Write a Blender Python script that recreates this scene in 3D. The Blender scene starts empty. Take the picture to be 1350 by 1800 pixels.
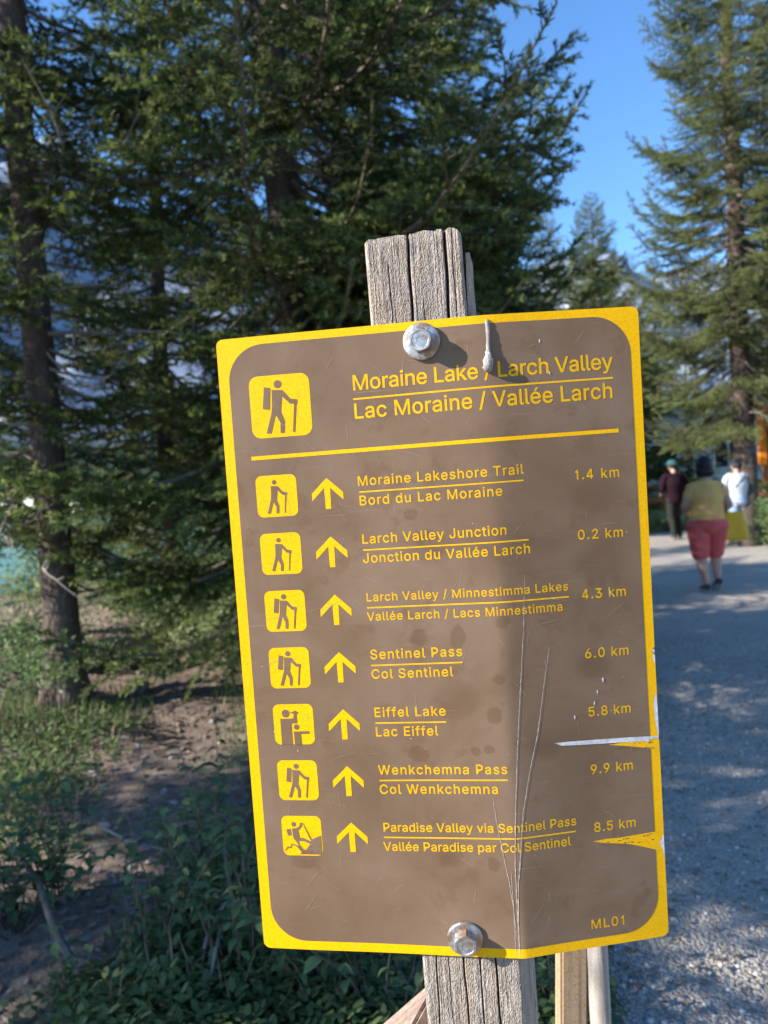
import bpy, bmesh, math, random
import numpy as np
from mathutils import Vector, Matrix

# ------------------------------------------------------------------ scene, camera, light
SC = bpy.context.scene
COL = SC.collection
R = math.radians
ROLL, PITCH = 0.0525, R(1.3)
CAM_Z = 1.32
F = 1300.0                                  # focal length in photograph pixels (1350 x 1800)

right = Vector((math.cos(ROLL), 0, -math.sin(ROLL)))
up0 = Vector((math.sin(ROLL), 0, math.cos(ROLL)))
back0 = Vector((0, -1, 0))
upv = up0 * math.cos(PITCH) - back0 * math.sin(PITCH)
backv = back0 * math.cos(PITCH) + up0 * math.sin(PITCH)
CAMR = Matrix((right, upv, backv)).transposed()
CAM = CAMR.to_4x4()
CAM.translation = (0, 0, CAM_Z)

cd = bpy.data.cameras.new('camera')
cd.sensor_fit = 'VERTICAL'
cd.sensor_height = 36.0
cd.sensor_width = 27.0
cd.lens = F / 1800 * 36.0
cd.clip_start = 0.02
cd.clip_end = 12000
cd.dof.use_dof = True
cd.dof.focus_distance = 0.70
cd.dof.aperture_fstop = 7.0
cam = bpy.data.objects.new('camera', cd)
COL.objects.link(cam)
cam.matrix_world = CAM
SC.camera = cam

SUN = Vector((-0.8660, -0.2450, 0.4370)).normalized()
sun_el = math.asin(SUN.z)
sun_az = math.atan2(SUN.x, SUN.y)
w = bpy.data.worlds.new('World')
SC.world = w
w.use_nodes = True
sky = w.node_tree.nodes.new('ShaderNodeTexSky')
sky.sky_type = 'NISHITA'
sky.sun_disc = False
sky.sun_elevation = sun_el
sky.sun_rotation = sun_az
sky.altitude = 600
sky.air_density = 1.0
sky.dust_density = 0.0
sky.ozone_density = 5.0
sat = w.node_tree.nodes.new('ShaderNodeHueSaturation')
sat.inputs['Saturation'].default_value = 1.08
w.node_tree.links.new(sky.outputs[0], sat.inputs['Color'])
w.node_tree.links.new(sat.outputs[0], w.node_tree.nodes['Background'].inputs[0])
w.node_tree.nodes['Background'].inputs[1].default_value = 0.132

sl = bpy.data.lights.new('sun', 'SUN')
sl.energy = 4.7
sl.angle = R(0.53)
sl.color = (1.0, 0.94, 0.85)
so = bpy.data.objects.new('sun', sl)
COL.objects.link(so)
so.rotation_euler = SUN.to_track_quat('Z', 'Y').to_euler()
so.location = SUN * 30

SC.view_settings.view_transform = 'Standard'
SC.view_settings.look = 'None'
SC.view_settings.gamma = 1
SC.view_settings.use_curve_mapping = False
SC.view_settings.exposure = 1.36
SC.render.engine = 'CYCLES'
SC.cycles.use_denoising = True
SC.cycles.max_bounces = 8
SC.cycles.transparent_max_bounces = 8
SC.cycles.sample_clamp_indirect = 6

# ------------------------------------------------------------------ helpers
def at(px, py, depth):
    """world point seen at photograph pixel (px, py), 'depth' metres in front of the camera"""
    return CAM @ Vector(((px - 675) / F * depth, (900 - py) / F * depth, -depth))

def on_ground(px, py, z=0.0):
    d = (CAMR @ Vector(((px - 675) / F, (900 - py) / F, -1)))
    k = (z - CAM_Z) / d.z
    return Vector((0, 0, CAM_Z)) + d * k

def tag(o, label=None, cat=None, group=None, kind=None):
    if label: o['label'] = label
    if cat: o['category'] = cat
    if group: o['group'] = group
    if kind: o['kind'] = kind
    return o

def empty(name, loc=(0, 0, 0), rz=0.0):
    o = bpy.data.objects.new(name, None)
    o.empty_display_size = 0.1
    COL.objects.link(o)
    o.location = loc
    o.rotation_euler = (0, 0, rz)
    return o

def link(name, me, parent=None):
    o = bpy.data.objects.new(name, me)
    COL.objects.link(o)
    if parent is not None: o.parent = parent
    return o

def make_mesh(name, verts, faces, mats=(), mat_idx=None, smooth=False):
    """verts (n,3); faces: list of lists, or an (m,k) int array"""
    me = bpy.data.meshes.new(name)
    verts = np.asarray(verts, dtype=np.float32).reshape(-1, 3)
    if isinstance(faces, np.ndarray):
        m, k = faces.shape
        me.vertices.add(len(verts))
        me.vertices.foreach_set('co', verts.ravel())
        me.loops.add(m * k)
        me.loops.foreach_set('vertex_index', faces.astype(np.int32).ravel())
        me.polygons.add(m)
        me.polygons.foreach_set('loop_start', np.arange(0, m * k, k, dtype=np.int32))
        me.polygons.foreach_set('loop_total', np.full(m, k, dtype=np.int32))
        me.update(calc_edges=True)
    else:
        me.from_pydata([tuple(map(float, v)) for v in verts], [], faces)
        me.update()
    for m_ in mats: me.materials.append(m_)
    if mat_idx is not None:
        me.polygons.foreach_set('material_index', np.asarray(mat_idx, dtype=np.int32))
    if smooth:
        me.polygons.foreach_set('use_smooth', np.ones(len(me.polygons), dtype=bool))
    me.validate()
    return me

class MB:
    """collects quads/tris with a material index"""
    def __init__(s): s.v = []; s.f = []; s.m = []
    def add(s, verts, faces, m=0):
        b = len(s.v)
        s.v.extend([tuple(v) for v in verts])
        for f in faces:
            s.f.append([b + i for i in f]); s.m.append(m)
    def box(s, c, size, rot=None, m=0, bev=0.0):
        hx, hy, hz = [q / 2 for q in size]
        if bev <= 0:
            P = [Vector((x, y, z)) for x in (-hx, hx) for y in (-hy, hy) for z in (-hz, hz)]
            Fc = [(0, 1, 3, 2), (4, 6, 7, 5), (0, 4, 5, 1), (2, 3, 7, 6), (0, 2, 6, 4), (1, 5, 7, 3)]
        else:
            bm = bmesh.new(); bmesh.ops.create_cube(bm, size=1)
            for v in bm.verts: v.co = Vector((v.co.x * 2 * hx, v.co.y * 2 * hy, v.co.z * 2 * hz))
            bmesh.ops.bevel(bm, geom=bm.edges[:], offset=bev, segments=2, affect='EDGES')
            bm.verts.index_update()
            P = [v.co.copy() for v in bm.verts]; Fc = [[v.index for v in f.verts] for f in bm.faces]
            bm.free()
        if rot is not None: P = [rot @ p for p in P]
        c = Vector(c)
        s.add([p + c for p in P], Fc, m)
    def tube(s, pts, rad, n=8, m=0, cap=True, ref=(0, 0, 1), noise=0.0, rng=None):
        pts = [Vector(p) for p in pts]
        if not hasattr(rad, '__len__'): rad = [rad] * len(pts)
        V = []
        ref = Vector(ref)
        for i, p in enumerate(pts):
            t = (pts[min(i + 1, len(pts) - 1)] - pts[max(i - 1, 0)])
            t = t.normalized() if t.length > 1e-9 else Vector((0, 0, 1))
            a = ref.cross(t)
            if a.length < 1e-3: a = Vector((1, 0, 0)).cross(t)
            a.normalize(); b = t.cross(a)
            r = rad[i]; ra, rb = (r if hasattr(r, '__len__') else (r, r))
            for k in range(n):
                an = 2 * math.pi * k / n
                j = 1 + (rng.uniform(-noise, noise) if rng else 0)
                V.append(p + a * (ra * math.cos(an) * j) + b * (rb * math.sin(an) * j))
        Fc = []
        for i in range(len(pts) - 1):
            for k in range(n):
                k2 = (k + 1) % n
                Fc.append((i * n + k, i * n + k2, (i + 1) * n + k2, (i + 1) * n + k))
        if cap:
            Fc.append(tuple(range(n))[::-1]); q = (len(pts) - 1) * n
            Fc.append(tuple(q + k for k in range(n)))
        s.add(V, Fc, m)
    def build(s, name, mats, parent=None, smooth=False):
        if not isinstance(mats, (list, tuple)): mats = [mats]
        me = make_mesh(name, s.v, s.f, mats, s.m, smooth)
        return link(name, me, parent)

def material(name, base=(0.5, 0.5, 0.5), rough=0.8, metal=0.0, spec=0.5):
    m = bpy.data.materials.new(name); m.use_nodes = True
    b = m.node_tree.nodes['Principled BSDF']
    b.inputs['Base Color'].default_value = (*base, 1)
    b.inputs['Roughness'].default_value = rough
    b.inputs['Metallic'].default_value = metal
    b.inputs['Specular IOR Level'].default_value = spec
    return m

class NT:
    def __init__(s, m): s.m = m; s.t = m.node_tree; s.b = s.t.nodes['Principled BSDF']
    def n(s, typ, **kw):
        nd = s.t.nodes.new(typ)
        for k, v in kw.items():
            if k.startswith('i_'):
                key = k[2:]; key = int(key) if key.isdigit() else key.replace('_', ' ')
                nd.inputs[key].default_value = v
            else: setattr(nd, k, v)
        return nd
    def l(s, a, b): s.t.links.new(a, b)
    def coords(s, kind='Object', scale=(1, 1, 1)):
        tc = s.n('ShaderNodeTexCoord'); mp = s.n('ShaderNodeMapping')
        mp.inputs['Scale'].default_value = scale
        s.l(tc.outputs[kind], mp.inputs['Vector']); return mp.outputs[0]
    def noise(s, vec, scale, detail=4, rough=0.6, dist=0.0):
        nd = s.n('ShaderNodeTexNoise'); nd.inputs['Scale'].default_value = scale
        nd.inputs['Detail'].default_value = detail; nd.inputs['Roughness'].default_value = rough
        nd.inputs['Distortion'].default_value = dist
        s.l(vec, nd.inputs['Vector']); return nd.outputs['Fac']
    def ramp(s, fac, stops, interp='LINEAR'):
        nd = s.n('ShaderNodeValToRGB'); cr = nd.color_ramp; cr.interpolation = interp
        while len(cr.elements) < len(stops): cr.elements.new(0.5)
        for e, (p, c) in zip(cr.elements, stops):
            e.position = p; e.color = (*c, 1) if len(c) == 3 else c
        s.l(fac, nd.inputs[0]); return nd.outputs[0]
    def mix(s, fac, a, b, mode='MIX'):
        nd = s.n('ShaderNodeMix', data_type='RGBA', blend_type=mode)
        for sock, v in ((nd.inputs[0], fac), (nd.inputs[6], a), (nd.inputs[7], b)):
            if hasattr(v, 'links') or isinstance(v, bpy.types.NodeSocket): s.l(v, sock)
            elif hasattr(v, '__len__'): sock.default_value = (*v, 1) if len(v) == 3 else v
            else: sock.default_value = v
        return nd.outputs[2]
    def math(s, op, a, b=0.0, clamp=False):
        nd = s.n('ShaderNodeMath', operation=op, use_clamp=clamp)
        for sock, v in ((nd.inputs[0], a), (nd.inputs[1], b)):
            if isinstance(v, bpy.types.NodeSocket): s.l(v, sock)
            else: sock.default_value = v
        return nd.outputs[0]
    def bump(s, h, strength=0.5, dist=0.01):
        nd = s.n('ShaderNodeBump'); nd.inputs['Strength'].default_value = strength
        nd.inputs['Distance'].default_value = dist
        s.l(h, nd.inputs['Height']); s.l(nd.outputs[0], s.b.inputs['Normal']); return nd
    def color(s, c): s.l(c, s.b.inputs['Base Color'])

def mat_noise(name, c1, c2, scale=5.0, rough=0.85, stretch=(1, 1, 1), bump=0.4, bdist=0.005, detail=5, coord='Object', spec=0.3):
    m = material(name, c1, rough, spec=spec); t = NT(m)
    v = t.coords(coord, stretch)
    f = t.noise(v, scale, detail)
    t.color(t.ramp(f, [(0.3, c1), (0.7, c2)]))
    if bump: t.bump(f, bump, bdist)
    return m

# ------------------------------------------------------------------ materials
def foliage_mat(name, old, new, trans=0.33):
    m = material(name, old, 0.6, spec=0.2); t = NT(m)
    at_ = t.n('ShaderNodeAttribute', attribute_name='tint')
    oi = t.n('ShaderNodeObjectInfo')
    c = t.mix(at_.outputs['Fac'], old, new)
    hs = t.n('ShaderNodeHueSaturation')
    t.l(t.math('MULTIPLY_ADD', oi.outputs['Random'], 0.8), hs.inputs['Value'])
    nd = hs.inputs['Value'].links[0].from_node
    nd.inputs[2].default_value = 0.6
    t.l(c, hs.inputs['Color'])
    t.color(hs.outputs[0])
    tr = t.n('ShaderNodeBsdfTranslucent'); t.l(hs.outputs[0], tr.inputs[0])
    mx = t.n('ShaderNodeMixShader'); mx.inputs[0].default_value = trans
    t.l(t.b.outputs[0], mx.inputs[1]); t.l(tr.outputs[0], mx.inputs[2])
    t.l(mx.outputs[0], t.t.nodes['Material Output'].inputs['Surface'])
    return m

M = {}
M['needles'] = foliage_mat('spruce_needles_shaded', (0.050, 0.084, 0.026), (0.20, 0.25, 0.065))  # darker green of the shaded trees, shade put into the colour
M['needles_sunlit'] = foliage_mat('spruce_needles_sunlit', (0.095, 0.125, 0.040), (0.28, 0.30, 0.100))  # same needles in a lighter tone, sunlight put into the colour
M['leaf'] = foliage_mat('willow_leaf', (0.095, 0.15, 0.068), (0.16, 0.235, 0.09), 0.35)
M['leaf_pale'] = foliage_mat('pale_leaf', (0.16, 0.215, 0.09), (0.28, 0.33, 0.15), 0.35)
M['herb'] = foliage_mat('herb_leaf', (0.085, 0.125, 0.05), (0.15, 0.20, 0.075), 0.3)
M['twig'] = mat_noise('twig_bark', (0.10, 0.075, 0.055), (0.20, 0.16, 0.13), 30)
M['dead_twig'] = mat_noise('dead_twig', (0.20, 0.18, 0.16), (0.34, 0.31, 0.28), 20)
M['litter'] = mat_noise('leaf_litter', (0.10, 0.06, 0.04), (0.30, 0.22, 0.16), 3)

m = material('spruce_bark', (0.16, 0.13, 0.11), 0.95, spec=0.1); t = NT(m)
v = t.coords('Object', (1, 1, 0.45))
vo = t.n('ShaderNodeTexVoronoi'); vo.inputs['Scale'].default_value = 42; t.l(v, vo.inputs['Vector'])
n1 = t.noise(v, 14, 6, 0.7)
c = t.ramp(n1, [(0.3, (0.07, 0.052, 0.042)), (0.55, (0.16, 0.125, 0.105)), (0.75, (0.30, 0.26, 0.235))])
c = t.mix(t.ramp(vo.outputs['Distance'], [(0.0, (0, 0, 0)), (0.45, (1, 1, 1))]), c, t.mix(0.5, c, (0.05, 0.035, 0.03)))
t.color(c); t.bump(t.math('ADD', t.math('MULTIPLY', vo.outputs['Distance'], -0.7), n1), 0.9, 0.012)
M['bark'] = m

# yellow reflective sheeting
m = material('yellow_sheeting', (0.86, 0.58, 0.004), 0.45, spec=0.2); t = NT(m)
v = t.coords('Object')
n1 = t.noise(v, 420, 3, 0.6); n2 = t.noise(v, 18, 4)
c = t.ramp(n1, [(0.35, (0.76, 0.385, 0.001)), (0.6, (0.84, 0.46, 0.001))])
c = t.mix(t.ramp(n2, [(0.62, (0, 0, 0)), (0.8, (0.35, 0.35, 0.35))]), c, (0.70, 0.47, 0.05))
t.color(c); t.bump(n1, 0.06, 0.0005)
M['yellow'] = m
# brown film with weather stains and haze
m = material('brown_film', (0.20, 0.145, 0.115), 0.36, spec=0.16); t = NT(m)
v = t.coords('Object')
n1 = t.noise(v, 9, 6, 0.62, 0.4); n2 = t.noise(v, 34, 5, 0.65, 0.2); n3 = t.noise(v, 700, 2)
c = t.ramp(n1, [(0.34, (0.152, 0.096, 0.058)), (0.50, (0.182, 0.118, 0.075)), (0.68, (0.212, 0.142, 0.096))])
c = t.mix(t.ramp(n2, [(0.56, (0, 0, 0)), (0.66, (0.5, 0.5, 0.5))]), c, (0.140, 0.084, 0.048))
mp = t.n('ShaderNodeMapping'); tc = t.n('ShaderNodeTexCoord'); t.l(tc.outputs['Object'], mp.inputs['Vector'])
nz = t.n('ShaderNodeTexNoise'); nz.inputs['Scale'].default_value = 60; nz.inputs['Detail'].default_value = 3; t.l(tc.outputs['Object'], nz.inputs['Vector'])
warp = t.n('ShaderNodeVectorMath', operation='MULTIPLY_ADD')
t.l(nz.outputs['Color'], warp.inputs[0]); warp.inputs[1].default_value = (0.009, 0.009, 0); 
wsub = t.n('ShaderNodeVectorMath', operation='SUBTRACT'); t.l(tc.outputs['Object'], wsub.inputs[0]); wsub.inputs[1].default_value = (0.0045, 0.0045, 0)
t.l(wsub.outputs[0], warp.inputs[2])
STAINS = [(0.3457,0.4294,0.0250,0.0165,'d'),(0.3477,0.3682,0.0230,0.0176,'d'),(0.338,0.3520,0.005,0.010,'d'),(0.349,0.3500,0.0045,0.010,'d'),(0.361,0.3525,0.0045,0.010,'d'),
 (0.1741,0.4225,0.0061,0.0056,'s'),(0.1740,0.3073,0.0084,0.0084,'s'),(0.2110,0.3060,0.0073,0.0112,'s'),(0.2542,0.3191,0.0067,0.0061,'s'),
 (0.2457,0.2648,0.0061,0.0056,'s'),(0.2405,0.2318,0.0073,0.0078,'s'),(0.1666,0.1960,0.0089,0.0078,'s'),(0.2211,0.1982,0.0045,0.0050,'s'),(0.2333,0.1997,0.0056,0.0050,'s'),
 (0.2045,0.2444,0.0196,0.0179,'d'),(0.0508,0.0906,0.0123,0.0078,'d'),(0.2308,0.0897,0.0061,0.0078,'s'),(0.1925,0.0972,0.0123,0.0101,'d'),(0.2861,0.1942,0.0112,0.0089,'d'),
 (0.3368,0.2699,0.0156,0.0123,'d'),(0.1928,0.3922,0.0223,0.0140,'d')]
acc_s = None
for (su, sv, ra, rb, k_) in STAINS:
    sb = t.n('ShaderNodeVectorMath', operation='SUBTRACT'); t.l(warp.outputs[0], sb.inputs[0]); sb.inputs[1].default_value = (su, sv, 0)
    ml = t.n('ShaderNodeVectorMath', operation='MULTIPLY'); t.l(sb.outputs[0], ml.inputs[0]); ml.inputs[1].default_value = (1 / ra, 1 / rb, 0)
    ln = t.n('ShaderNodeVectorMath', operation='LENGTH'); t.l(ml.outputs[0], ln.inputs[0])
    soft = 0.35 if k_ == 's' else 0.9
    mr = t.n('ShaderNodeMapRange', interpolation_type='SMOOTHSTEP')
    t.l(ln.outputs['Value'], mr.inputs['Value'])
    mr.inputs['From Min'].default_value = 1.0 - soft * 0.5; mr.inputs['From Max'].default_value = 1.0 + soft * 0.5
    mr.inputs['To Min'].default_value = 0.42 if k_ == 's' else 0.36; mr.inputs['To Max'].default_value = 0.0
    acc_s = mr.outputs[0] if acc_s is None else t.math('MAXIMUM', acc_s, mr.outputs[0])
c = t.mix(acc_s, c, (0.105, 0.060, 0.032))
# faint fine scratches, all directions
for ang, sc_ in ((0.5, 1.0), (-0.9, 1.3), (1.35, 0.8)):
    mq = t.n('ShaderNodeMapping'); t.l(tc.outputs['Object'], mq.inputs['Vector'])
    mq.inputs['Rotation'].default_value = (0, 0, ang); mq.inputs['Scale'].default_value = (14 * sc_, 900 * sc_, 1)
    nn = t.noise(mq.outputs[0], 1.0, 2, 0.5)
    msk = t.noise(tc.outputs['Object'], 30 * sc_, 3)
    fac = t.math('MULTIPLY', t.ramp(nn, [(0.69, (0, 0, 0)), (0.76, (0.35, 0.35, 0.35))]), t.ramp(msk, [(0.45, (0, 0, 0)), (0.65, (1, 1, 1))]))
    c = t.mix(fac, c, (0.40, 0.33, 0.29))
t.color(c)
t.l(t.ramp(n1, [(0.3, (0.30, 0.30, 0.30)), (0.7, (0.46, 0.46, 0.46))]), t.b.inputs['Roughness'])
t.bump(n3, 0.03, 0.0004)
M['brown'] = m
M['alu'] = mat_noise('bare_aluminium', (0.42, 0.42, 0.44), (0.72, 0.72, 0.73), 160, 0.45, bump=0.2, bdist=0.0004)
M['scratch'] = mat_noise('scratched_film', (0.26, 0.20, 0.165), (0.58, 0.52, 0.48), 300, 0.6, bump=0)
M['scratch_faint'] = mat_noise('faint_scratched_film', (0.27, 0.21, 0.175), (0.36, 0.29, 0.25), 300, 0.5, bump=0)

m = material('zinc_steel', (0.62, 0.64, 0.66), 0.34, metal=0.75); t = NT(m)
v = t.coords('Object')
n1 = t.noise(v, 160, 5, 0.7); n2 = t.noise(v, 60, 4)
c = t.ramp(n1, [(0.3, (0.26, 0.27, 0.28)), (0.7, (0.56, 0.57, 0.58))])
c = t.mix(t.ramp(n2, [(0.46, (0, 0, 0)), (0.60, (0.85, 0.85, 0.85))]), c, (0.30, 0.17, 0.09))
t.color(c); t.l(t.ramp(n1, [(0.3, (0.30,) * 3), (0.7, (0.6,) * 3)]), t.b.inputs['Roughness'])
t.bump(n1, 0.3, 0.0006)
M['zinc'] = m

# weathered grey timber: grain runs along local Y (sign frame) -> stretch
def wood_mat(name, cols, gscale=(1, 1, 1), bump=0.8, bd=0.0015, rough=0.9, big=1.0):
    m = material(name, cols[1], rough, spec=0.15); t = NT(m)
    v = t.coords('Object', gscale)
    n1 = t.noise(v, 240 * big, 6, 0.7, 0.3); n2 = t.noise(v, 60 * big, 5, 0.65, 0.5)
    v2 = t.coords('Object'); n3 = t.noise(v2, 25 * big, 4, 0.6)
    nf = t.noise(v2, 700 * big, 3, 0.7)
    c = t.ramp(n1, [(0.32, cols[0]), (0.5, cols[1]), (0.68, cols[2])])
    c = t.mix(t.ramp(n2, [(0.42, (0, 0, 0)), (0.62, (0.75,) * 3)]), c, cols[3])
    c = t.mix(t.ramp(n3, [(0.5, (0, 0, 0)), (0.75, (0.5,) * 3)]), c, cols[4])
    c = t.mix(t.ramp(nf, [(0.32, (0.75,) * 3), (0.52, (0.0,) * 3)]), c, cols[0])
    t.color(c)
    t.bump(t.math('ADD', t.math('ADD', n1, t.math('MULTIPLY', n2, 0.7)), t.math('MULTIPLY', nf, 0.5)), bump, bd)
    return m
M['grey_wood'] = wood_mat('weathered_grey_timber', [(0.09, 0.072, 0.065), (0.33, 0.285, 0.25), (0.62, 0.55, 0.48), (0.46, 0.36, 0.26), (0.28, 0.245, 0.235)], (1, 0.14, 1), 1.0, .002)
M['grey_wood_z'] = wood_mat('weathered_grey_pole', [(0.14, 0.12, 0.11), (0.36, 0.33, 0.31), (0.52, 0.49, 0.46), (0.42, 0.35, 0.29), (0.24, 0.22, 0.23)], (1, 1, 0.05), 0.5)
M['pine'] = wood_mat('fresh_pine_board', [(0.20, 0.12, 0.065), (0.40, 0.28, 0.17), (0.47, 0.345, 0.22), (0.34, 0.225, 0.135), (0.36, 0.29, 0.215)], (1, 1, 0.02), 0.25, 0.0006, 0.7, 0.5)
M['rail'] = wood_mat('stained_rail', [(0.20, 0.07, 0.03), (0.36, 0.14, 0.05), (0.46, 0.20, 0.08), (0.30, 0.12, 0.05), (0.38, 0.17, 0.08)], (0.05, 1, 1), 0.4, 0.002, 0.8, 0.3)
M['orange'] = mat_noise('orange_paint', (0.80, 0.22, 0.012), (0.88, 0.28, 0.02), 8, 0.6, bump=0.1)
M['log'] = wood_mat('fallen_log_wood', [(0.14, 0.10, 0.085), (0.36, 0.27, 0.22), (0.52, 0.43, 0.37), (0.30, 0.20, 0.155), (0.42, 0.34, 0.29)], (0.06, 1, 1), 0.8, 0.006, 0.9, 0.2)
# ------------------------------------------------------------------ ground
def sstep(x): 
    x = np.clip(x, 0, 1); return x * x * (3 - 2 * x)
def path_left(y): return 0.55 + (np.asarray(y, float) - 1.9) * 0.352
_rs = np.random.RandomState(5)
_W = [( _rs.uniform(-1, 1) * f, _rs.uniform(-1, 1) * f, _rs.uniform(0, 6.28), a) for f, a in [(0.5, .05), (0.9, .04), (1.6, .03), (3, .018), (5, .012), (8, .007), (11, .005), (15, .003)] for _ in range(3)]
def gz(x, y):
    x = np.asarray(x, float); y = np.asarray(y, float)
    z = np.zeros(np.broadcast(x, y).shape)
    for a, b, c, h in _W: z = z + h * np.sin(a * x * 1.3 + b * y * 1.3 + c)
    forest = sstep((path_left(y) - 0.15 - x) / 0.6)
    z = z * (0.06 + 0.94 * forest)
    z = np.where(y > 19, z, z)
    bank = sstep((y - 12.0 - 0.3 * np.sin(x)) / 11.0) * sstep((path_left(y) - 2.0 - x) / 3.0)
    z = z - 6.5 * bank
    z = z + 1.3 * sstep((y - 20) / 12) * sstep((x - path_left(y) + 3) / 3)
    return z
def gzs(x, y): return float(gz(x, y))

def sinh_axis(c, n, first, far):
    k = np.linspace(-1, 1, n)
    a = 1.0
    for _ in range(60):
        a = math.asinh(far / first * (a / (n / 2)) ) if a > 0 else 1
    q = np.sinh(k * a) / math.sinh(a) * far
    return c + q
gx = sinh_axis(0.0, 341, 0.07, 6000); gy = sinh_axis(4.0, 341, 0.07, 6000)
X, Y = np.meshgrid(gx, gy)
Z = gz(X, Y)
far = sstep((np.hypot(X, Y) - 300) / 800)
Z = Z * (1 - far) - 6.5 * far
V = np.stack([X, Y, Z], -1).reshape(-1, 3)
n_ = len(gx); ii, jj = np.meshgrid(np.arange(n_ - 1), np.arange(n_ - 1))
a_ = (jj * n_ + ii).ravel()
Fq = np.stack([a_, a_ + 1, a_ + 1 + n_, a_ + n_], 1)

m = material('forest_floor', (0.15, 0.11, 0.08), 0.97, spec=0.1); t = NT(m)
v = t.coords('Object')
n1 = t.noise(v, 1.3, 5, 0.6); n2 = t.noise(v, 14, 6, 0.7); n3 = t.noise(v, 90, 4, 0.7); n4 = t.noise(v, 0.35, 3)
dirt = t.ramp(n2, [(0.25, (0.07, 0.05, 0.038)), (0.5, (0.20, 0.148, 0.115)), (0.75, (0.38, 0.305, 0.25))])
dirt = t.mix(t.ramp(n3, [(0.4, (0, 0, 0)), (0.6, (0.6,) * 3)]), dirt, (0.27, 0.215, 0.175))
green = t.ramp(n2, [(0.3, (0.04, 0.065, 0.022)), (0.7, (0.12, 0.15, 0.05))])
c = t.mix(t.ramp(n1, [(0.58, (0, 0, 0)), (0.66, (0.6,) * 3)]), dirt, green)
# open grassland beyond the path
sep = t.n('ShaderNodeSeparateXYZ'); t.l(v, sep.inputs[0])
fargreen = t.math('MULTIPLY', t.math('SUBTRACT', sep.outputs['Y'], 18.5), 0.5, True)
c = t.mix(fargreen, c, t.ramp(n1, [(0.3, (0.10, 0.15, 0.04)), (0.7, (0.24, 0.27, 0.11))]))
t.color(c); t.bump(t.math('ADD', n2, t.math('MULTIPLY', n3, 0.5)), 0.8, 0.03)
M['floor'] = m
g = link('ground', make_mesh('ground', V, Fq, [m], smooth=True)); tag(g, kind='structure')

# gravel path: own sheet a little above the ground
ny = 240
ys = np.concatenate([np.linspace(-4, 0, 12)[:-1], 0 + 18.6 * np.linspace(0, 1, ny) ** 1.6])
nx = 120
rs = np.random.RandomState(3)
wob = np.interp(ys, np.linspace(-4, 19, 90), rs.uniform(-0.10, 0.10, 90))
XL = path_left(ys) + wob; XR = path_left(ys) + 8.5
s_ = np.linspace(0, 1, nx) ** 1.7
PX = XL[:, None] + (XR - XL)[:, None] * s_[None, :]
PY = np.repeat(ys[:, None], nx, 1)
PZ = gz(PX, PY) + 0.014
PZ[:, 0] -= 0.02
V = np.stack([PX, PY, PZ], -1).reshape(-1, 3)
ii, jj = np.meshgrid(np.arange(nx - 1), np.arange(len(ys) - 1)); a_ = (jj * nx + ii).ravel()
Fq = np.stack([a_, a_ + 1, a_ + 1 + nx, a_ + nx], 1)
m = material('gravel_surface', (0.3, 0.3, 0.3), 0.95, spec=0.2); t = NT(m)
v = t.coords('Object')
vo = t.n('ShaderNodeTexVoronoi'); vo.inputs['Scale'].default_value = 95; t.l(v, vo.inputs['Vector'])
vo2 = t.n('ShaderNodeTexVoronoi'); vo2.inputs['Scale'].default_value = 38; t.l(v, vo2.inputs['Vector'])
n1 = t.noise(v, 1.1, 6, 0.65); n2 = t.noise(v, 260, 3)
c = t.ramp(vo.outputs['Color'], [(0.1, (0.25, 0.22, 0.19)), (0.5, (0.40, 0.35, 0.30)), (0.9, (0.60, 0.54, 0.47))])
c = t.mix(t.ramp(n2, [(0.35, (0.45,) * 3), (0.6, (0, 0, 0))]), c, (0.13, 0.12, 0.105))
c = t.mix(t.ramp(n1, [(0.4, (0, 0, 0)), (0.58, (0.6,) * 3)]), c, (0.46, 0.40, 0.335))
t.color(c); t.bump(t.math('ADD', t.math('MULTIPLY', vo.outputs['Distance'], -1.0), t.math('MULTIPLY', vo2.outputs['Distance'], -0.6)), 0.9, 0.012)
M['gravel'] = m
g = link('gravel_path', make_mesh('gravel_path', V, Fq, [m], smooth=True)); tag(g, kind='structure')

def ico(sub=1):
    bm = bmesh.new(); bmesh.ops.create_icosphere(bm, subdivisions=sub, radius=1.0)
    bm.verts.index_update()
    v = np.array([tuple(q.co) for q in bm.verts]); f = np.array([[x.index for x in q.verts] for q in bm.faces]); bm.free()
    return v, f
def scatter_stones(name, pts, sizes, mats, seed, flat=0.6):
    rs = np.random.RandomState(seed)
    bv, bf = ico(1); n = len(pts); k = len(bv)
    jit = 1 + rs.uniform(-0.28, 0.28, (n, k, 1))
    sc = sizes[:, None, None] * np.stack([rs.uniform(.7, 1.3, n), rs.uniform(.7, 1.2, n), rs.uniform(.35, flat + .2, n)], 1)[:, None, :]
    V = bv[None] * jit * sc
    an = rs.uniform(0, 6.28, n); ca, sa = np.cos(an)[:, None], np.sin(an)[:, None]
    x = V[:, :, 0] * ca - V[:, :, 1] * sa; y = V[:, :, 0] * sa + V[:, :, 1] * ca
    V = np.stack([x, y, V[:, :, 2]], -1) + pts[:, None, :]
    Fc = (bf[None] + (np.arange(n) * k)[:, None, None]).reshape(-1, 3)
    mi = np.repeat(rs.randint(0, len(mats), n), len(bf))
    return link(name, make_mesh(name, V.reshape(-1, 3), Fc, mats, mi))
for i, c_ in enumerate([(0.17, 0.16, 0.15), (0.33, 0.31, 0.28), (0.58, 0.55, 0.51), (0.38, 0.32, 0.26)]):
    M['stone%d' % i] = mat_noise('pebble_%s' % ['dark', 'grey', 'pale', 'tan'][i], tuple(q * .8 for q in c_), tuple(q * 1.15 for q in c_), 60, 0.85, bump=0.2)
rs = np.random.RandomState(11)
n = 13000
y = 1.5 + 4.5 * rs.uniform(0, 1, n) ** 1.5
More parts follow.
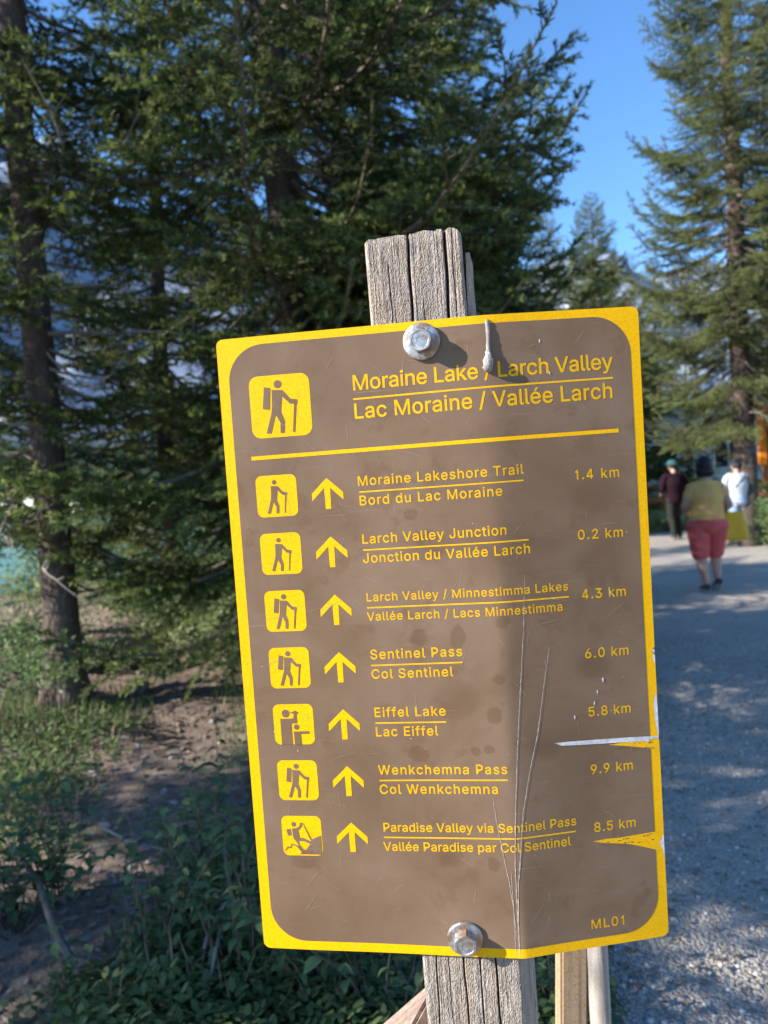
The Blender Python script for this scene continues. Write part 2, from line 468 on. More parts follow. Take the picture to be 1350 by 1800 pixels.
x = path_left(y) - 0.06 + (y * 0.56 + 0.3 - path_left(y)) * rs.uniform(0, 1, n)
sz = 0.0022 + 0.0065 * rs.uniform(0, 1, n) ** 3.2
z = gz(x, y) + 0.014 + sz * 0.2
scatter_stones('gravel', np.stack([x, y, z], 1), sz, [M['stone0'], M['stone1'], M['stone1'], M['stone2'], M['stone3']], 2)
tag(bpy.data.objects['gravel'], 'loose grey pebbles lying on the gravel path', 'gravel', kind='stuff')
# forest litter
n = 11500
y = 1.2 + 8 * rs.uniform(0, 1, n) ** 1.4
x = -0.62 * y + (path_left(y) + 0.62 * y) * rs.uniform(0, 1, n)
x[9000:] = path_left(y[9000:]) + np.abs(rs.normal(0, .45, 2500)) * rs.uniform(.1, 1.6, 2500)
L_ = rs.uniform(0.008, 0.035, n) * np.where(np.arange(n) < 9000, 1, .5); Wd = L_ * rs.uniform(0.08, 0.6, n); an = rs.uniform(0, 6.28, n)
dx = np.stack([np.cos(an), np.sin(an), rs.uniform(-.25, .25, n)], 1); dy = np.stack([-np.sin(an), np.cos(an), rs.uniform(-.4, .4, n)], 1)
P = np.stack([x, y, gz(x, y) + np.where(np.arange(n) < 9000, .006, .02) + rs.uniform(0, 0.006, n)], 1)
Q = np.stack([P - dx * L_[:, None], P + dy * Wd[:, None], P + dx * L_[:, None], P - dy * Wd[:, None]], 1)
g = link('leaf_litter', make_mesh('leaf_litter', Q.reshape(-1, 3), np.arange(n * 4).reshape(-1, 4), [M['litter'], M['dead_twig'], M['twig']], rs.randint(0, 3, n)))
tag(g, 'dry leaves and bark flakes littering the forest floor', 'leaf litter', kind='stuff')
n = 900
y = 1.3 + 8 * rs.uniform(0, 1, n) ** 1.2
x = -0.62 * y + (path_left(y) + 0.62 * y) * rs.uniform(0, 1, n)
sz = 0.004 + 0.022 * rs.uniform(0, 1, n) ** 4
g = scatter_stones('rubble', np.stack([x, y, gz(x, y) + sz * 0.15], 1), sz, [M['stone0'], M['stone3'], M['stone1']], 8)
tag(g, 'small stones scattered in the brown forest dirt', 'stones', kind='stuff')

# lake
m = material('lake_water', (0.02, 0.30, 0.34), 0.12, spec=0.5); t = NT(m)
v = t.coords('Object'); n1 = t.noise(v, 1.2, 4)
t.color(t.ramp(n1, [(0.3, (0.015, 0.26, 0.33)), (0.7, (0.03, 0.36, 0.40))])); t.bump(n1, 0.25, 0.1)
g = link('lake', make_mesh('lake', [(-1200, 14, -4.6), (900, 14, -4.6), (900, 1150, -4.6), (-1200, 1150, -4.6)], [[0, 1, 2, 3]], [m])); tag(g, kind='structure')

# mountains
def vnoise(x, y, seed):
    rs = np.random.RandomState(seed); G = rs.uniform(-1, 1, (64, 64))
    xi = np.floor(x).astype(int); yi = np.floor(y).astype(int); fx = sstep(x - xi); fy = sstep(y - yi)
    g = lambda a, b: G[a % 64, b % 64]
    return (g(xi, yi) * (1 - fx) + g(xi + 1, yi) * fx) * (1 - fy) + (g(xi, yi + 1) * (1 - fx) + g(xi + 1, yi + 1) * fx) * fy
mx = np.linspace(-3600, 3600, 330); my = np.linspace(950, 3600, 170)
MX, MY = np.meshgrid(mx, my)
prof = np.interp(mx, [-3600, -2000, -1100, -760, -600, -350, 0, 500, 900, 1500, 2200, 3600], [900, 1000, 930, 860, 640, 610, 560, 560, 560, 620, 640, 700])[None, :]
ridge_y = 2100 + 160 * np.sin(mx / 500)[None, :]
dd = (MY - ridge_y)
base = prof * np.where(dd < 0, sstep(1 + dd / 1150) ** 0.9, np.exp(-(dd / 900) ** 2))
det = np.zeros_like(MX)
for o in range(6):
    f = 2.0 ** o / 420
    det += (1 - 2 * np.abs(vnoise(MX * f, MY * f * 0.6, 20 + o))) * 62 / 1.6 ** o
MZ = base + det * np.clip(base / 400, 0, 1) - 60 * (base < 15)
V = np.stack([MX, MY, MZ - 5], -1).reshape(-1, 3)
ii, jj = np.meshgrid(np.arange(329), np.arange(169)); a_ = (jj * 330 + ii).ravel()
m = material('mountain_rock_hazed', (0.3, 0.31, 0.33), 0.95, spec=0.1); t = NT(m)
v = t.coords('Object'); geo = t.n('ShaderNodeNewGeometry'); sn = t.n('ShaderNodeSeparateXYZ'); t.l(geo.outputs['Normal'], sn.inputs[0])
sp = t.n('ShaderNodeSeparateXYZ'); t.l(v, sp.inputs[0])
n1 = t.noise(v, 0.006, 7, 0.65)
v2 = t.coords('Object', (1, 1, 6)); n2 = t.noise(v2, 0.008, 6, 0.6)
c = t.ramp(n2, [(0.35, (0.11, 0.14, 0.20)), (0.6, (0.22, 0.255, 0.32))])  # blue of distant haze is mixed into the rock colour
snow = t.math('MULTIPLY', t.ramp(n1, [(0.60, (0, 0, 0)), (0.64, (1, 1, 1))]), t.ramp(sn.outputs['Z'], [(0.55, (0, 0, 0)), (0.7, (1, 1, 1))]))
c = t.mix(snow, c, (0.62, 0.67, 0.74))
low = t.math('SUBTRACT', 1.0, t.math('MULTIPLY', t.math('ADD', sp.outputs['Z'], t.math('MULTIPLY', n1, -160.0)), 1 / 60.0, True))
c = t.mix(low, c, (0.03, 0.05, 0.028))
t.color(c); t.bump(n1, 0.6, 30)
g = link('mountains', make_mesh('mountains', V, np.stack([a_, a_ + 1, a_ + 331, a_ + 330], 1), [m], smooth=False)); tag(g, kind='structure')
# ------------------------------------------------------------------ spruces
def norm(a): return a / np.maximum(np.linalg.norm(a, axis=-1, keepdims=True), 1e-9)
def branch_mesh(name, seed, L, mat, needles_per_m=190, nl=0.019, nw=0.0026, dead=False, tert=True, droop=0.25, base_bare=0.16):
    rs = np.random.RandomState(seed)
    K = 12
    s = np.linspace(0, 1, K)
    ywob = np.cumsum(rs.uniform(-.02, .02, K)) * L; ywob -= ywob[0]
    main = np.stack([L * s * (1 - .05 * s), ywob, L * (-droop * np.sin(s * 2.4) * 0.8 + (droop + .06) * s ** 3)], 1)
    mb = MB(); segs = []           # (p0, p1, tip0, tip1)
    r0 = 0.006 + 0.008 * L
    mb.tube(main, [r0 * (1 - .85 * q) for q in s], 5, 0, ref=(0, 0, 1))
    def mp(q):
        k = min(int(q * (K - 1)), K - 2); f = q * (K - 1) - k
        return main[k] * (1 - f) + main[k + 1] * f, norm(main[k + 1] - main[k])
    q = base_bare
    side = 1
    step = (0.05 if not dead else 0.085) / L
    while q < 0.985:
        p, tg = mp(q)
        side = -side
        ln = (0.44 * L * (1 - q) ** 0.75 * (0.55 + 0.45 * min(1, (q - base_bare) / .2 + .25)) + 0.06) * rs.uniform(.65, 1.2)
        if dead: ln *= 0.6 if rs.rand() < .7 else .2
        ang = R(rs.uniform(42, 66))
        perp = np.array([-tg[1], tg[0], 0]) * side; perp = norm(perp)
        d = tg * math.cos(ang) + perp * math.sin(ang); d[2] += rs.uniform(-.28, .12); d = norm(d)
        n_s = 4
        pts = [p]
        for k in range(n_s):
            d = norm(d + rs.uniform(-.1, .1, 3) + np.array([tg[0] * .08, tg[1] * .08, -.05 if not dead else -.1])); pts.append(pts[-1] + d * ln / n_s)
        mb.tube(pts, [0.0035 * (1 - .6 * k / n_s) for k in range(n_s + 1)], 3, 0, cap=False)
        for k in range(n_s): segs.append((pts[k], pts[k + 1], k / n_s, (k + 1) / n_s))
        if tert and ln > 0.13:
            u = 0.12; sd = 1
            while u < 0.93:
                sd = -sd
                k = min(int(u * n_s), n_s - 1); f = u * n_s - k
                b = pts[k] * (1 - f) + pts[k + 1] * f; dd = norm(pts[k + 1] - pts[k])
                l3 = (0.42 * ln * (1 - u) + 0.035) * rs.uniform(.6, 1.2)
                pp = norm(np.array([-dd[1], dd[0], 0])) * sd; aa = R(rs.uniform(38, 62))
                d3 = dd * math.cos(aa) + pp * math.sin(aa); d3[2] += rs.uniform(-.35, .2); d3 = norm(d3)
                m_ = b + d3 * l3 * .5; d4 = norm(d3 + rs.uniform(-.2, .2, 3)); e = m_ + d4 * l3 * .5
                mb.tube([b, m_, e], [0.0018, 0.0014, 0.0008], 3, 0, cap=False)
                segs.append((b, m_, 0.1, .55)); segs.append((m_, e, .55, 1.0))
                u += (0.052 if not dead else .11) / ln * rs.uniform(.7, 1.3)
        q += step * rs.uniform(.7, 1.35)
    for k in range(5, K - 1): segs.append((main[k], main[k + 1], k / (K - 1), (k + 1) / (K - 1)))
    nb = len(mb.v)
    V = np.array([tuple(q) for q in mb.v], float); faces = list(mb.f)
    tint = np.zeros(nb)
    if not dead:
        A = np.array([q[0] for q in segs]); B = np.array([q[1] for q in segs]); T0 = np.array([q[2] for q in segs]); T1 = np.array([q[3] for q in segs])
        ln = np.linalg.norm(B - A, axis=1); cnt = rs.poisson(ln * needles_per_m)
        idx = np.repeat(np.arange(len(segs)), cnt); n = len(idx)
        f = rs.uniform(0, 1, n)[:, None]
        P = A[idx] * (1 - f) + B[idx] * f; ax = norm((B - A)[idx])
        rnd = rs.normal(size=(n, 3)); rad = norm(rnd - ax * (rnd * ax).sum(1, keepdims=True))
        rad[:, 2] += 0.25
        d = norm(rad * 0.85 + ax * 0.75)
        l_ = nl * rs.uniform(.7, 1.2, n)[:, None]
        tt = (T0[idx] + (T1 - T0)[idx] * f[:, 0])
        wv = norm(np.cross(d, rs.normal(size=(n, 3)))) * (nw / 2)
        V2 = np.stack([P - wv, P + wv, P + d * l_ * .6 + wv * .9, P + d * l_], 1).reshape(-1, 3)
        F2 = (np.arange(n * 4).reshape(-1, 4) + nb)
        V = np.concatenate([V, V2]); faces = faces + F2.tolist()
        tn = np.clip((tt - .62) / .3, 0, 1) * rs.uniform(.4, 1.0, n) + rs.uniform(0, .18, n)
        tint = np.concatenate([tint, np.repeat(tn, 4)])
        mi = list(mb.m) + [1] * n
    else: mi = list(mb.m)
    me = make_mesh(name, V, faces, [M['twig'] if not dead else M['dead_twig'], mat], mi)
    at_ = me.attributes.new('tint', 'FLOAT', 'POINT'); at_.data.foreach_set('value', tint.astype(np.float32))
    return me

BR = {'cool': [], 'warm': [], 'far': []}
for nm, mt in (('cool', M['needles']), ('warm', M['needles_sunlit'])):
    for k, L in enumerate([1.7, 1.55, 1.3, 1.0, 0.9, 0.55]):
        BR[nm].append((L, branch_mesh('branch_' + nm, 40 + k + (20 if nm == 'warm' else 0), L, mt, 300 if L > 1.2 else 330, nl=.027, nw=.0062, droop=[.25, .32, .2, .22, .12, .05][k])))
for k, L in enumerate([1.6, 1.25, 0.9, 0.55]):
    BR['far'].append((L, branch_mesh('branch_far', 120 + k, L, M['needles_sunlit'], 300, nl=.030, nw=.010, tert=L > 1, droop=.15 + .05 * (k % 3), base_bare=.10)))
DEAD = [(1.0, branch_mesh('bare_branch', 90 + k, 1.0, M['needles'], dead=True, droop=.3)) for k in range(3)]

def trunk_mesh(h, r, seed, lean=(0, 0), rings=46):
    rs = random.Random(seed); n = 18
    V = []
    ph = [rs.uniform(0, 6.28) for _ in range(6)]
    for i in range(rings):
        t = (i / (rings - 1)) ** 1.25; z = t * h - 0.25
        rr = r * (1 - t) ** 0.8 + 0.008 + r * 0.55 * math.exp(-max(z, 0) / 0.18)
        cx = lean[0] * z + 0.02 * math.sin(z * 1.3 + ph[0]); cy = lean[1] * z + 0.02 * math.sin(z * 1.1 + ph[1])
        for k in range(n):
            a = 2 * math.pi * k / n
            fl = 1 + 0.22 * math.exp(-max(z, 0) / 0.2) * math.sin(4 * a + ph[2]) + 0.04 * math.sin(3 * a + z * 2 + ph[3]) + rs.uniform(-.035, .035)
            V.append((cx + rr * fl * math.cos(a), cy + rr * fl * math.sin(a), z))
    Fc = [(i * n + k, i * n + (k + 1) % n, (i + 1) * n + (k + 1) % n, (i + 1) * n + k) for i in range(rings - 1) for k in range(n)]
    Fc.append(tuple((rings - 1) * n + k for k in range(n)))
    return make_mesh('trunk', V, Fc, [M['bark']], smooth=True)

def spruce(label, x, y, h, r, crown_r, h0=0.6, n=150, seed=0, tone='cool', lean=(0, 0), power=0.75, dead=20, dead_top=None, skip=None, name='spruce_tree', group=None, up=0.0, expo=1.12, boughs=0):
    rs = random.Random(seed)
    z0 = gzs(x, y)
    root = empty(name, (x, y, z0))
    tag(root, label, 'tree', group)
    link('trunk', trunk_mesh(h, r, seed, lean), root)
    def base_pt(z, az):
        rr = r * (1 - min(z / h, 1)) ** .8 * .7
        return (lean[0] * z + rr * math.cos(az), lean[1] * z + rr * math.sin(az), z)
    az = rs.uniform(0, 6.28)
    for i in range(n):
        t = ((i + rs.random()) / n) ** expo
        z = h0 + (h * 0.985 - h0) * t
        tt = z / h
        az += 2.399 + rs.uniform(-.5, .5)
        ln = crown_r * (1 - t) ** power * rs.uniform(.62, 1.12) + .16
        if t < .12: ln *= rs.uniform(.5, 1.0)
        if skip and skip(az % (2 * math.pi), z): continue
        cands = sorted(BR[tone], key=lambda q: abs(q[0] - ln) + rs.uniform(0, .25))
        L, me = cands[0]
        o = bpy.data.objects.new('branch', me); COL.objects.link(o); o.parent = root
        o.location = base_pt(z, az)
        pitch = R(-18 + 48 * tt + rs.uniform(-12, 12) + up)
        o.rotation_euler = (rs.uniform(-.35, .35), -pitch, az)
        k = ln / L; o.scale = (k, k * rs.uniform(.9, 1.15), k)
    for i in range(boughs):                          # long low boughs reaching over towards the path
        z = rs.uniform(1.7, 3.4); a = rs.uniform(-.75, .75); L, me = BR[tone][i % 3]; ln = rs.uniform(1.5, 2.05)
        o = bpy.data.objects.new('branch', me); COL.objects.link(o); o.parent = root
        o.location = base_pt(z, a); o.rotation_euler = (rs.uniform(-.3, .3), R(rs.uniform(-6, 14)), a); k = ln / L; o.scale = (k, k, k)
    for i in range(dead):
        z = rs.uniform(0.5, dead_top or (h0 + 1.5)); a = rs.uniform(0, 6.28)
        L, me = DEAD[i % 3]
        o = bpy.data.objects.new('bare_branch', me); COL.objects.link(o); o.parent = root
        o.location = base_pt(z, a); o.rotation_euler = (rs.uniform(-3, 3), R(rs.uniform(-10, 25)), a)
        k = rs.uniform(.35, 1.0) * min(1, crown_r); o.scale = (k, k, k)
    return root

def gp(px, depth):
    """ground spot below a pixel column"""
    p = at(px, 880, depth); return p.x, p.y
# trees in the picture
x, y = gp(92, 4.5)
spruce('slim dark spruce at the left edge with its bare lower trunk in view', x, y, 11, 0.10, 1.15, 1.1, 105, 1, expo=1.3, lean=(-0.012, 0), dead=40, dead_top=4)
x, y = gp(556, 4.9)
spruce('large dense dark spruce directly behind the trail sign', x, y, 17, 0.125, 2.2, 0.9, 300, 2, lean=(-0.03, 0), power=.45, expo=1.75, dead=46, dead_top=5, boughs=52, skip=lambda a, z: (1.8 < a < 4.5 and z > 1.9 and (a * 37.7 + z * 11.3) % 1 < .48) or (2.0 < a < 5.4 and z < 1.5 and (a * 37.7 + z * 11.3) % 1 < .75))
x, y = gp(300, 7.6)
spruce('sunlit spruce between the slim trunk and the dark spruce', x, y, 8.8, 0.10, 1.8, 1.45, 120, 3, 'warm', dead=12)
x, y = gp(690, 8.5)
spruce('spruce hidden behind the dense dark spruce, close to the wood post', x, y, 13, 0.12, 2.2, 0.7, 190, 4, 'warm', dead=6, expo=1.3, power=.6)
x, y = gp(-60, 6.8)
spruce('spruce with broad boughs crossing the left picture edge', x, y, 9, 0.10, 1.6, 1.5, 95, 5, dead=10)
x, y = gp(1312, 14.0)
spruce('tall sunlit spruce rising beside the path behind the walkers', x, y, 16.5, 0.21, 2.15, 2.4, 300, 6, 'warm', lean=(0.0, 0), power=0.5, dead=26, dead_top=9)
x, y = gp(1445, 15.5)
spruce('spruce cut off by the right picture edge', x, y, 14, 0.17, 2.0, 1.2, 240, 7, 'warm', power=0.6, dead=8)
x, y = gp(1062, 25)
spruce('small pointed spruce seen above the top right corner of the sign', x, y, 11.0, 0.13, 2.9, 0.6, 300, 8, 'far', power=0.72, dead=0)
x, y = gp(985, 22)
spruce('half hidden spruce just left of the small pointed one', x, y, 9.8, 0.12, 2.4, 0.6, 220, 18, 'far', power=0.8, dead=0)
for k, (px_, d_, hh, cr, lb) in enumerate([
    (1165, 31, 9.6, 2.0, 'bright spruce behind the man in the maroon jacket'),
    (1215, 22.5, 5.2, 1.2, 'short bright spruce behind the woman in the yellow shirt'),
    (1130, 40, 12.5, 2.6, 'distant spruce in the gap right of the sign'),
    (1380, 34, 12.0, 2.4, 'distant spruce behind the white building'),
    (900, 18, 9.0, 2.2, 'spruce behind the sign panel, its boughs showing by the wood post')]):
    x, y = gp(px_, d_)
    spruce(lb, x, y, hh, 0.12, cr, 0.5, 180 if k != 1 else 70, 30 + k, 'far', dead=0)
# shade trees standing left of the path, outside the frame
for k, (x, y, hh, cr, n_b) in enumerate([(-5.0, 1.25, 8.0, 1.6, 170), (-5.3, 3.9, 7.2, 1.9, 80), (-6.2, 6.9, 7.6, 1.9, 85), (-7.4, 10.2, 8.0, 1.9, 90), (-8.8, 13.4, 8.0, 2.0, 80)]):
    spruce('dense spruce standing in the row left of the trail', x, y, hh, 0.12, cr * (1 if k == 0 else .85), 2.1 if k == 0 else 3.3, n_b, 60 + k, dead=0, group='spruces in the row left of the trail', power=0.55)

for k, (x, y, hh) in enumerate([(5.0, -5.6, 9), (1.6, -8.0, 10)]):  # spruces added out of view to block sky light from the sign
    spruce('unseen dense spruce added behind the camera to cut sky light on the sign', x, y, hh, 0.13, 2.2, .8, 120, 80 + k, 'far', dead=0, group='unseen spruces added to block sky light', power=.6)
# ------------------------------------------------------------------ shrubs and ground plants
def leaf_mesh(name, mat, L=1.0, wid=0.42, seed=0):
    rs = random.Random(seed); n = 6
    V = []
    for i in range(n + 1):
        t = i / n; w_ = wid * 0.5 * (math.sin(math.pi * min(1, t * 1.02)) ** 0.75) if 0 < i < n else 0.0
        z = 0.10 * math.sin(t * 2.6) - .22 * t * t
        x = L * t
        V += [(x, -w_, z + w_ * .35), (x, 0, z), (x, w_, z + w_ * .35)]
    Fc = []
    for i in range(n):
        a = i * 3; b = a + 3
        Fc += [(a, a + 1, b + 1, b), (a + 1, a + 2, b + 2, b + 1)]
    me = make_mesh(name, V, Fc, [mat], smooth=True)
    at_ = me.attributes.new('tint', 'FLOAT', 'POINT'); at_.data.foreach_set('value', np.array([min(1, abs(v_[1]) * 2) for v_ in V], np.float32) * .5 + .2 * seed)
    return me
LEAVES = [leaf_mesh('leaf', M['leaf'], 1, .46, 0), leaf_mesh('leaf', M['leaf'], 1, .38, 1), leaf_mesh('leaf', M['leaf'], 1, .52, 2)]

def stems(rs, n, h, spread):
    out = []
    for i in range(n):
        a = rs.uniform(0, 6.28); l = h * rs.uniform(.6, 1.1); tilt = rs.uniform(.15, 1) * spread
        p = Vector((rs.uniform(-.03, .03), rs.uniform(-.03, .03), -.02)); d = Vector((math.cos(a) * tilt, math.sin(a) * tilt, 1)).normalized()
        pts = [p.copy()]
        for k in range(6):
            d = (d + Vector((rs.uniform(-.16, .16), rs.uniform(-.16, .16), rs.uniform(-.08, .06)))).normalized()
            p = p + d * l / 6; pts.append(p.copy())
        out.append(pts)
    return out

def leafy_shrub(label, x, y, h, n_st, leaf=0.042, seed=0, spread=.7, step=0.022, group=None):
    rs = random.Random(seed)
    root = empty('leafy_shrub', (x, y, gzs(x, y))); tag(root, label, 'shrub', group)
    nl = 0
    for pts in stems(rs, n_st, h, spread):
        mb = MB(); mb.tube(pts, [0.0034 * (1 - .12 * k) for k in range(7)], 5)
        mb.build('stem', M['twig'], root, True)
        tot = sum((pts[k + 1] - pts[k]).length for k in range(6)); s = tot * .22; az = rs.uniform(0, 6.28)
        while s < tot and nl < 290:
            acc = 0
            for k in range(6):
                sl_ = (pts[k + 1] - pts[k]).length
                if acc + sl_ >= s or k == 5: break
                acc += sl_
            p = pts[k].lerp(pts[k + 1], min(1, (s - acc) / sl_))
            az += 2.4
            o = bpy.data.objects.new('leaf', LEAVES[rs.randrange(3)]); COL.objects.link(o); o.parent = root
            o.location = p; o.rotation_euler = (rs.uniform(-.5, .5), rs.uniform(-.6, .5), az)
            q = leaf * rs.uniform(.6, 1.25); o.scale = (q, q, q)
            nl += 1; s += step * rs.uniform(.6, 1.4)
    return root
for k, (px_, py_, h, ns, lf, lb) in enumerate([
    (30, 1640, .54, 15, .050, 'leafy shrub with oval leaves at the left edge above the curved branch'),
    (110, 1600, .42, 10, .044, 'small oval-leaved shrub right of the one at the left edge'),
    (330, 1690, .48, 14, .044, 'bushy shrub in shade halfway between curved branch and sign'),
    (405, 1640, .60, 13, .048, 'tall shrub whose leaves touch the left border of the sign'),
    (265, 1760, .36, 8, .044, 'low shrub in the shade left of the lower sign corner'),
    (430, 1790, .40, 9, .050, 'shrub with broad leaves under the lower left sign corner'),
    (560, 1800, .36, 9, .054, 'broad-leaved shrub below the sign, left of the wood post'),
    (680, 1800, .34, 7, .050, 'shrub growing against the left side of the wood post'),
    (960, 1800, .30, 8, .040, 'small shrub in the dark gap between wood post and pine board'),
    (150, 1790, .26, 6, .040, 'short shrub at the lower left among fallen leaves')]):
    p = on_ground(px_, py_)
    leafy_shrub(lb, p.x, p.y, h, ns, lf, 200 + k)

def foliage_cloud(rs, n, pts_fn, size, tint=(0, 1), ratio=.5):
    P = pts_fn(n); an = rs.uniform(0, 6.28, n); el = rs.uniform(-.7, .9, n)
    d = np.stack([np.cos(an) * np.cos(el), np.sin(an) * np.cos(el), np.sin(el)], 1)
    s_ = np.cross(d, norm(rs.normal(size=(n, 3)))); s_ = norm(s_)
    l = size * rs.uniform(.6, 1.3, n)[:, None]
    Q = np.stack([P, P + d * l * .5 + s_ * l * ratio * .5, P + d * l, P + d * l * .5 - s_ * l * ratio * .5], 1)
    return Q.reshape(-1, 3), np.repeat(rs.uniform(tint[0], tint[1], n), 4)
def bush(label, x, y, h, rad, n, size, mat, seed, group=None, name='bush'):
    rs = np.random.RandomState(seed)
    root = empty(name, (x, y, gzs(x, y))); tag(root, label, 'bush', group)
    K = 26
    cen = np.stack([rs.normal(0, rad * .5, K), rs.normal(0, rad * .4, K), h * rs.uniform(.15, .95, K)], 1)
    def fn(n):
        i = rs.randint(0, K, n); return np.abs(cen[i] * [0, 0, 1]) + cen[i] * [1, 1, 0] + rs.normal(0, 1, (n, 3)) * [rad * .17, rad * .17, h * .09]
    V, T = foliage_cloud(rs, n, fn, size)
    V[:, 2] = np.maximum(V[:, 2], 0)
    me = make_mesh('foliage', V, np.arange(len(V)).reshape(-1, 4), [mat])
    a_ = me.attributes.new('tint', 'FLOAT', 'POINT'); a_.data.foreach_set('value', T.astype(np.float32))
    o = link('foliage', me, root); 
    mb = MB(); r2 = random.Random(seed)
    for c_ in cen[:14]:
        mb.tube([(0, 0, -.03), Vector(c_) * .5 + Vector((r2.uniform(-.05, .05), 0, 0)), c_], [.008, .006, .003], 4)
    mb.build('stem', M['twig'], root)
    return root
for k, (px_, d_, h, rad, n, sz, mt, lb) in enumerate([
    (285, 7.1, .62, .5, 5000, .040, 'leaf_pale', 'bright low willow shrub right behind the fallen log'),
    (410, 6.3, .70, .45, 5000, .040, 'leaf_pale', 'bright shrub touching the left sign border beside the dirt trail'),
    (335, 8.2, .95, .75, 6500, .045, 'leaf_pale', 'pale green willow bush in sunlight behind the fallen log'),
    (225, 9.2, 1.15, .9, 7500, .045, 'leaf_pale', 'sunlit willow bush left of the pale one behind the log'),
    (430, 7.0, .9, .6, 5000, .045, 'leaf', 'green bush beside the left sign border at the end of the dirt trail'),
    (20, 7.5, .8, .8, 5000, .04, 'leaf_pale', 'bright bush left of the slim trunk'),
    (110, 10.2, 1.3, 1.0, 7000, .05, 'leaf', 'bush on the lake bank behind the slim trunk'),
    (30, 4.6, .42, .5, 4500, .03, 'leaf', 'low leafy bush at the left foot of the slim trunk'),
    (390, 10.5, .9, .9, 5000, .05, 'leaf_pale', 'far willow bush on the lake bank near the sign border'),
    (500, 6.4, 1.0, .6, 4000, .04, 'leaf', 'bush hidden mostly behind the sign panel'),
    (1335, 14.2, .85, .7, 6000, .05, 'leaf', 'dark hedge plant below the rail at the right edge'),
    (1420, 13.5, .8, .8, 6000, .05, 'leaf', 'hedge plant outside the right edge beside the path'),
    (1160, 18.9, .5, .7, 4000, .05, 'leaf_pale', 'low green bush at the far left side of the path'),
    (1215, 19.4, .45, .8, 4000, .05, 'leaf_pale', 'low green bush beyond the path behind the woman in yellow'),
    (1300, 19.8, .5, .8, 4000, .05, 'leaf', 'low bush behind the person in the white blouse'),
    (1000, 9, .5, .5, 3000, .04, 'leaf', 'bush at the path border behind the sign panel')]):
    x, y = gp(px_, d_)
    bush(lb, x, y, h, rad, n, sz, M[mt], 300 + k)

# herb layer and grass (nobody could count these)
rs = np.random.RandomState(77)
TRAIL = [on_ground(a_, b_) for a_, b_ in ((350, 1170), (340, 1270), (285, 1380), (250, 1480), (150, 1600), (60, 1700), (-60, 1760))]
def trail_dist(P0):
    d = np.full(len(P0), 9.0)
    for a_, b_ in zip(TRAIL[:-1], TRAIL[1:]):
        a2_ = np.array(a_.xy); e = np.array(b_.xy) - a2_; q = np.clip(((P0 - a2_) @ e) / (e @ e), 0, 1)[:, None]
        d = np.minimum(d, np.linalg.norm(P0 - a2_ - q * e, axis=1) - .12)
    return d
def herb_layer(name, label, zones, size, mat, seed, hmax):
    rs = np.random.RandomState(seed); Vs = []; Ts = []
    for (cx, cy, rx, ry, n) in zones:
        P0 = np.stack([rs.normal(cx, rx, n), rs.normal(cy, ry, n)], 1)
        ok = (trail_dist(P0) > rs.uniform(.05, .5, n)) & (P0[:, 0] < path_left(P0[:, 1]) - .05 + rs.uniform(-.1, .05, n)); P0 = P0[ok]; n = len(P0)
        z0 = gz(P0[:, 0], P0[:, 1])
        for lf in range(5):
            an = rs.uniform(0, 6.28, n); el = rs.uniform(-.15, .8, n); l = size * rs.uniform(.6, 1.4, n)[:, None]
            d = np.stack([np.cos(an) * np.cos(el), np.sin(an) * np.cos(el), np.sin(el)], 1)
            sd = np.stack([-np.sin(an), np.cos(an), rs.uniform(-.3, .3, n)], 1)
            B = np.stack([P0[:, 0], P0[:, 1], z0 + rs.uniform(.01, hmax, n)], 1) + d * l * .25
            Vs.append(np.stack([B, B + d * l * .3 + sd * l * .25, B + d * l * .72 + sd * l * .2 , B + d * l - np.array([0, 0, 1]) * l * .12, B + d * l * .72 - sd * l * .2, B + d * l * .3 - sd * l * .25], 1).reshape(-1, 3))
            Ts.append(np.repeat(rs.uniform(0, 1, n), 6))
    V = np.concatenate(Vs); T = np.concatenate(Ts)
    me = make_mesh(name, V, np.arange(len(V)).reshape(-1, 6), [mat]); a_ = me.attributes.new('tint', 'FLOAT', 'POINT'); a_.data.foreach_set('value', T.astype(np.float32))
    return tag(link(name, me), label, 'ground cover', kind='stuff')
def Zn(px_, py_, rx, ry, n):
    p = on_ground(px_, py_); return (p.x, p.y, rx, ry, n)
herb_layer('undergrowth', 'low herbs and seedlings covering the shaded forest floor', [Zn(300, 1800, .28, .14, 800), Zn(520, 1790, .25, .16, 900), Zn(700, 1800, .2, .12, 500), Zn(430, 1600, .18, .2, 500),
    Zn(150, 1440, .30, .25, 450), Zn(40, 1400, .35, .4, 700), Zn(150, 1330, .4, .2, 500), Zn(960, 1760, .12, .3, 900), Zn(1060, 1500, .12, .9, 1200), Zn(600, 1400, .4, .8, 1000), Zn(160, 1130, .5, .2, 200)], .030, M['herb'], 5, .07)
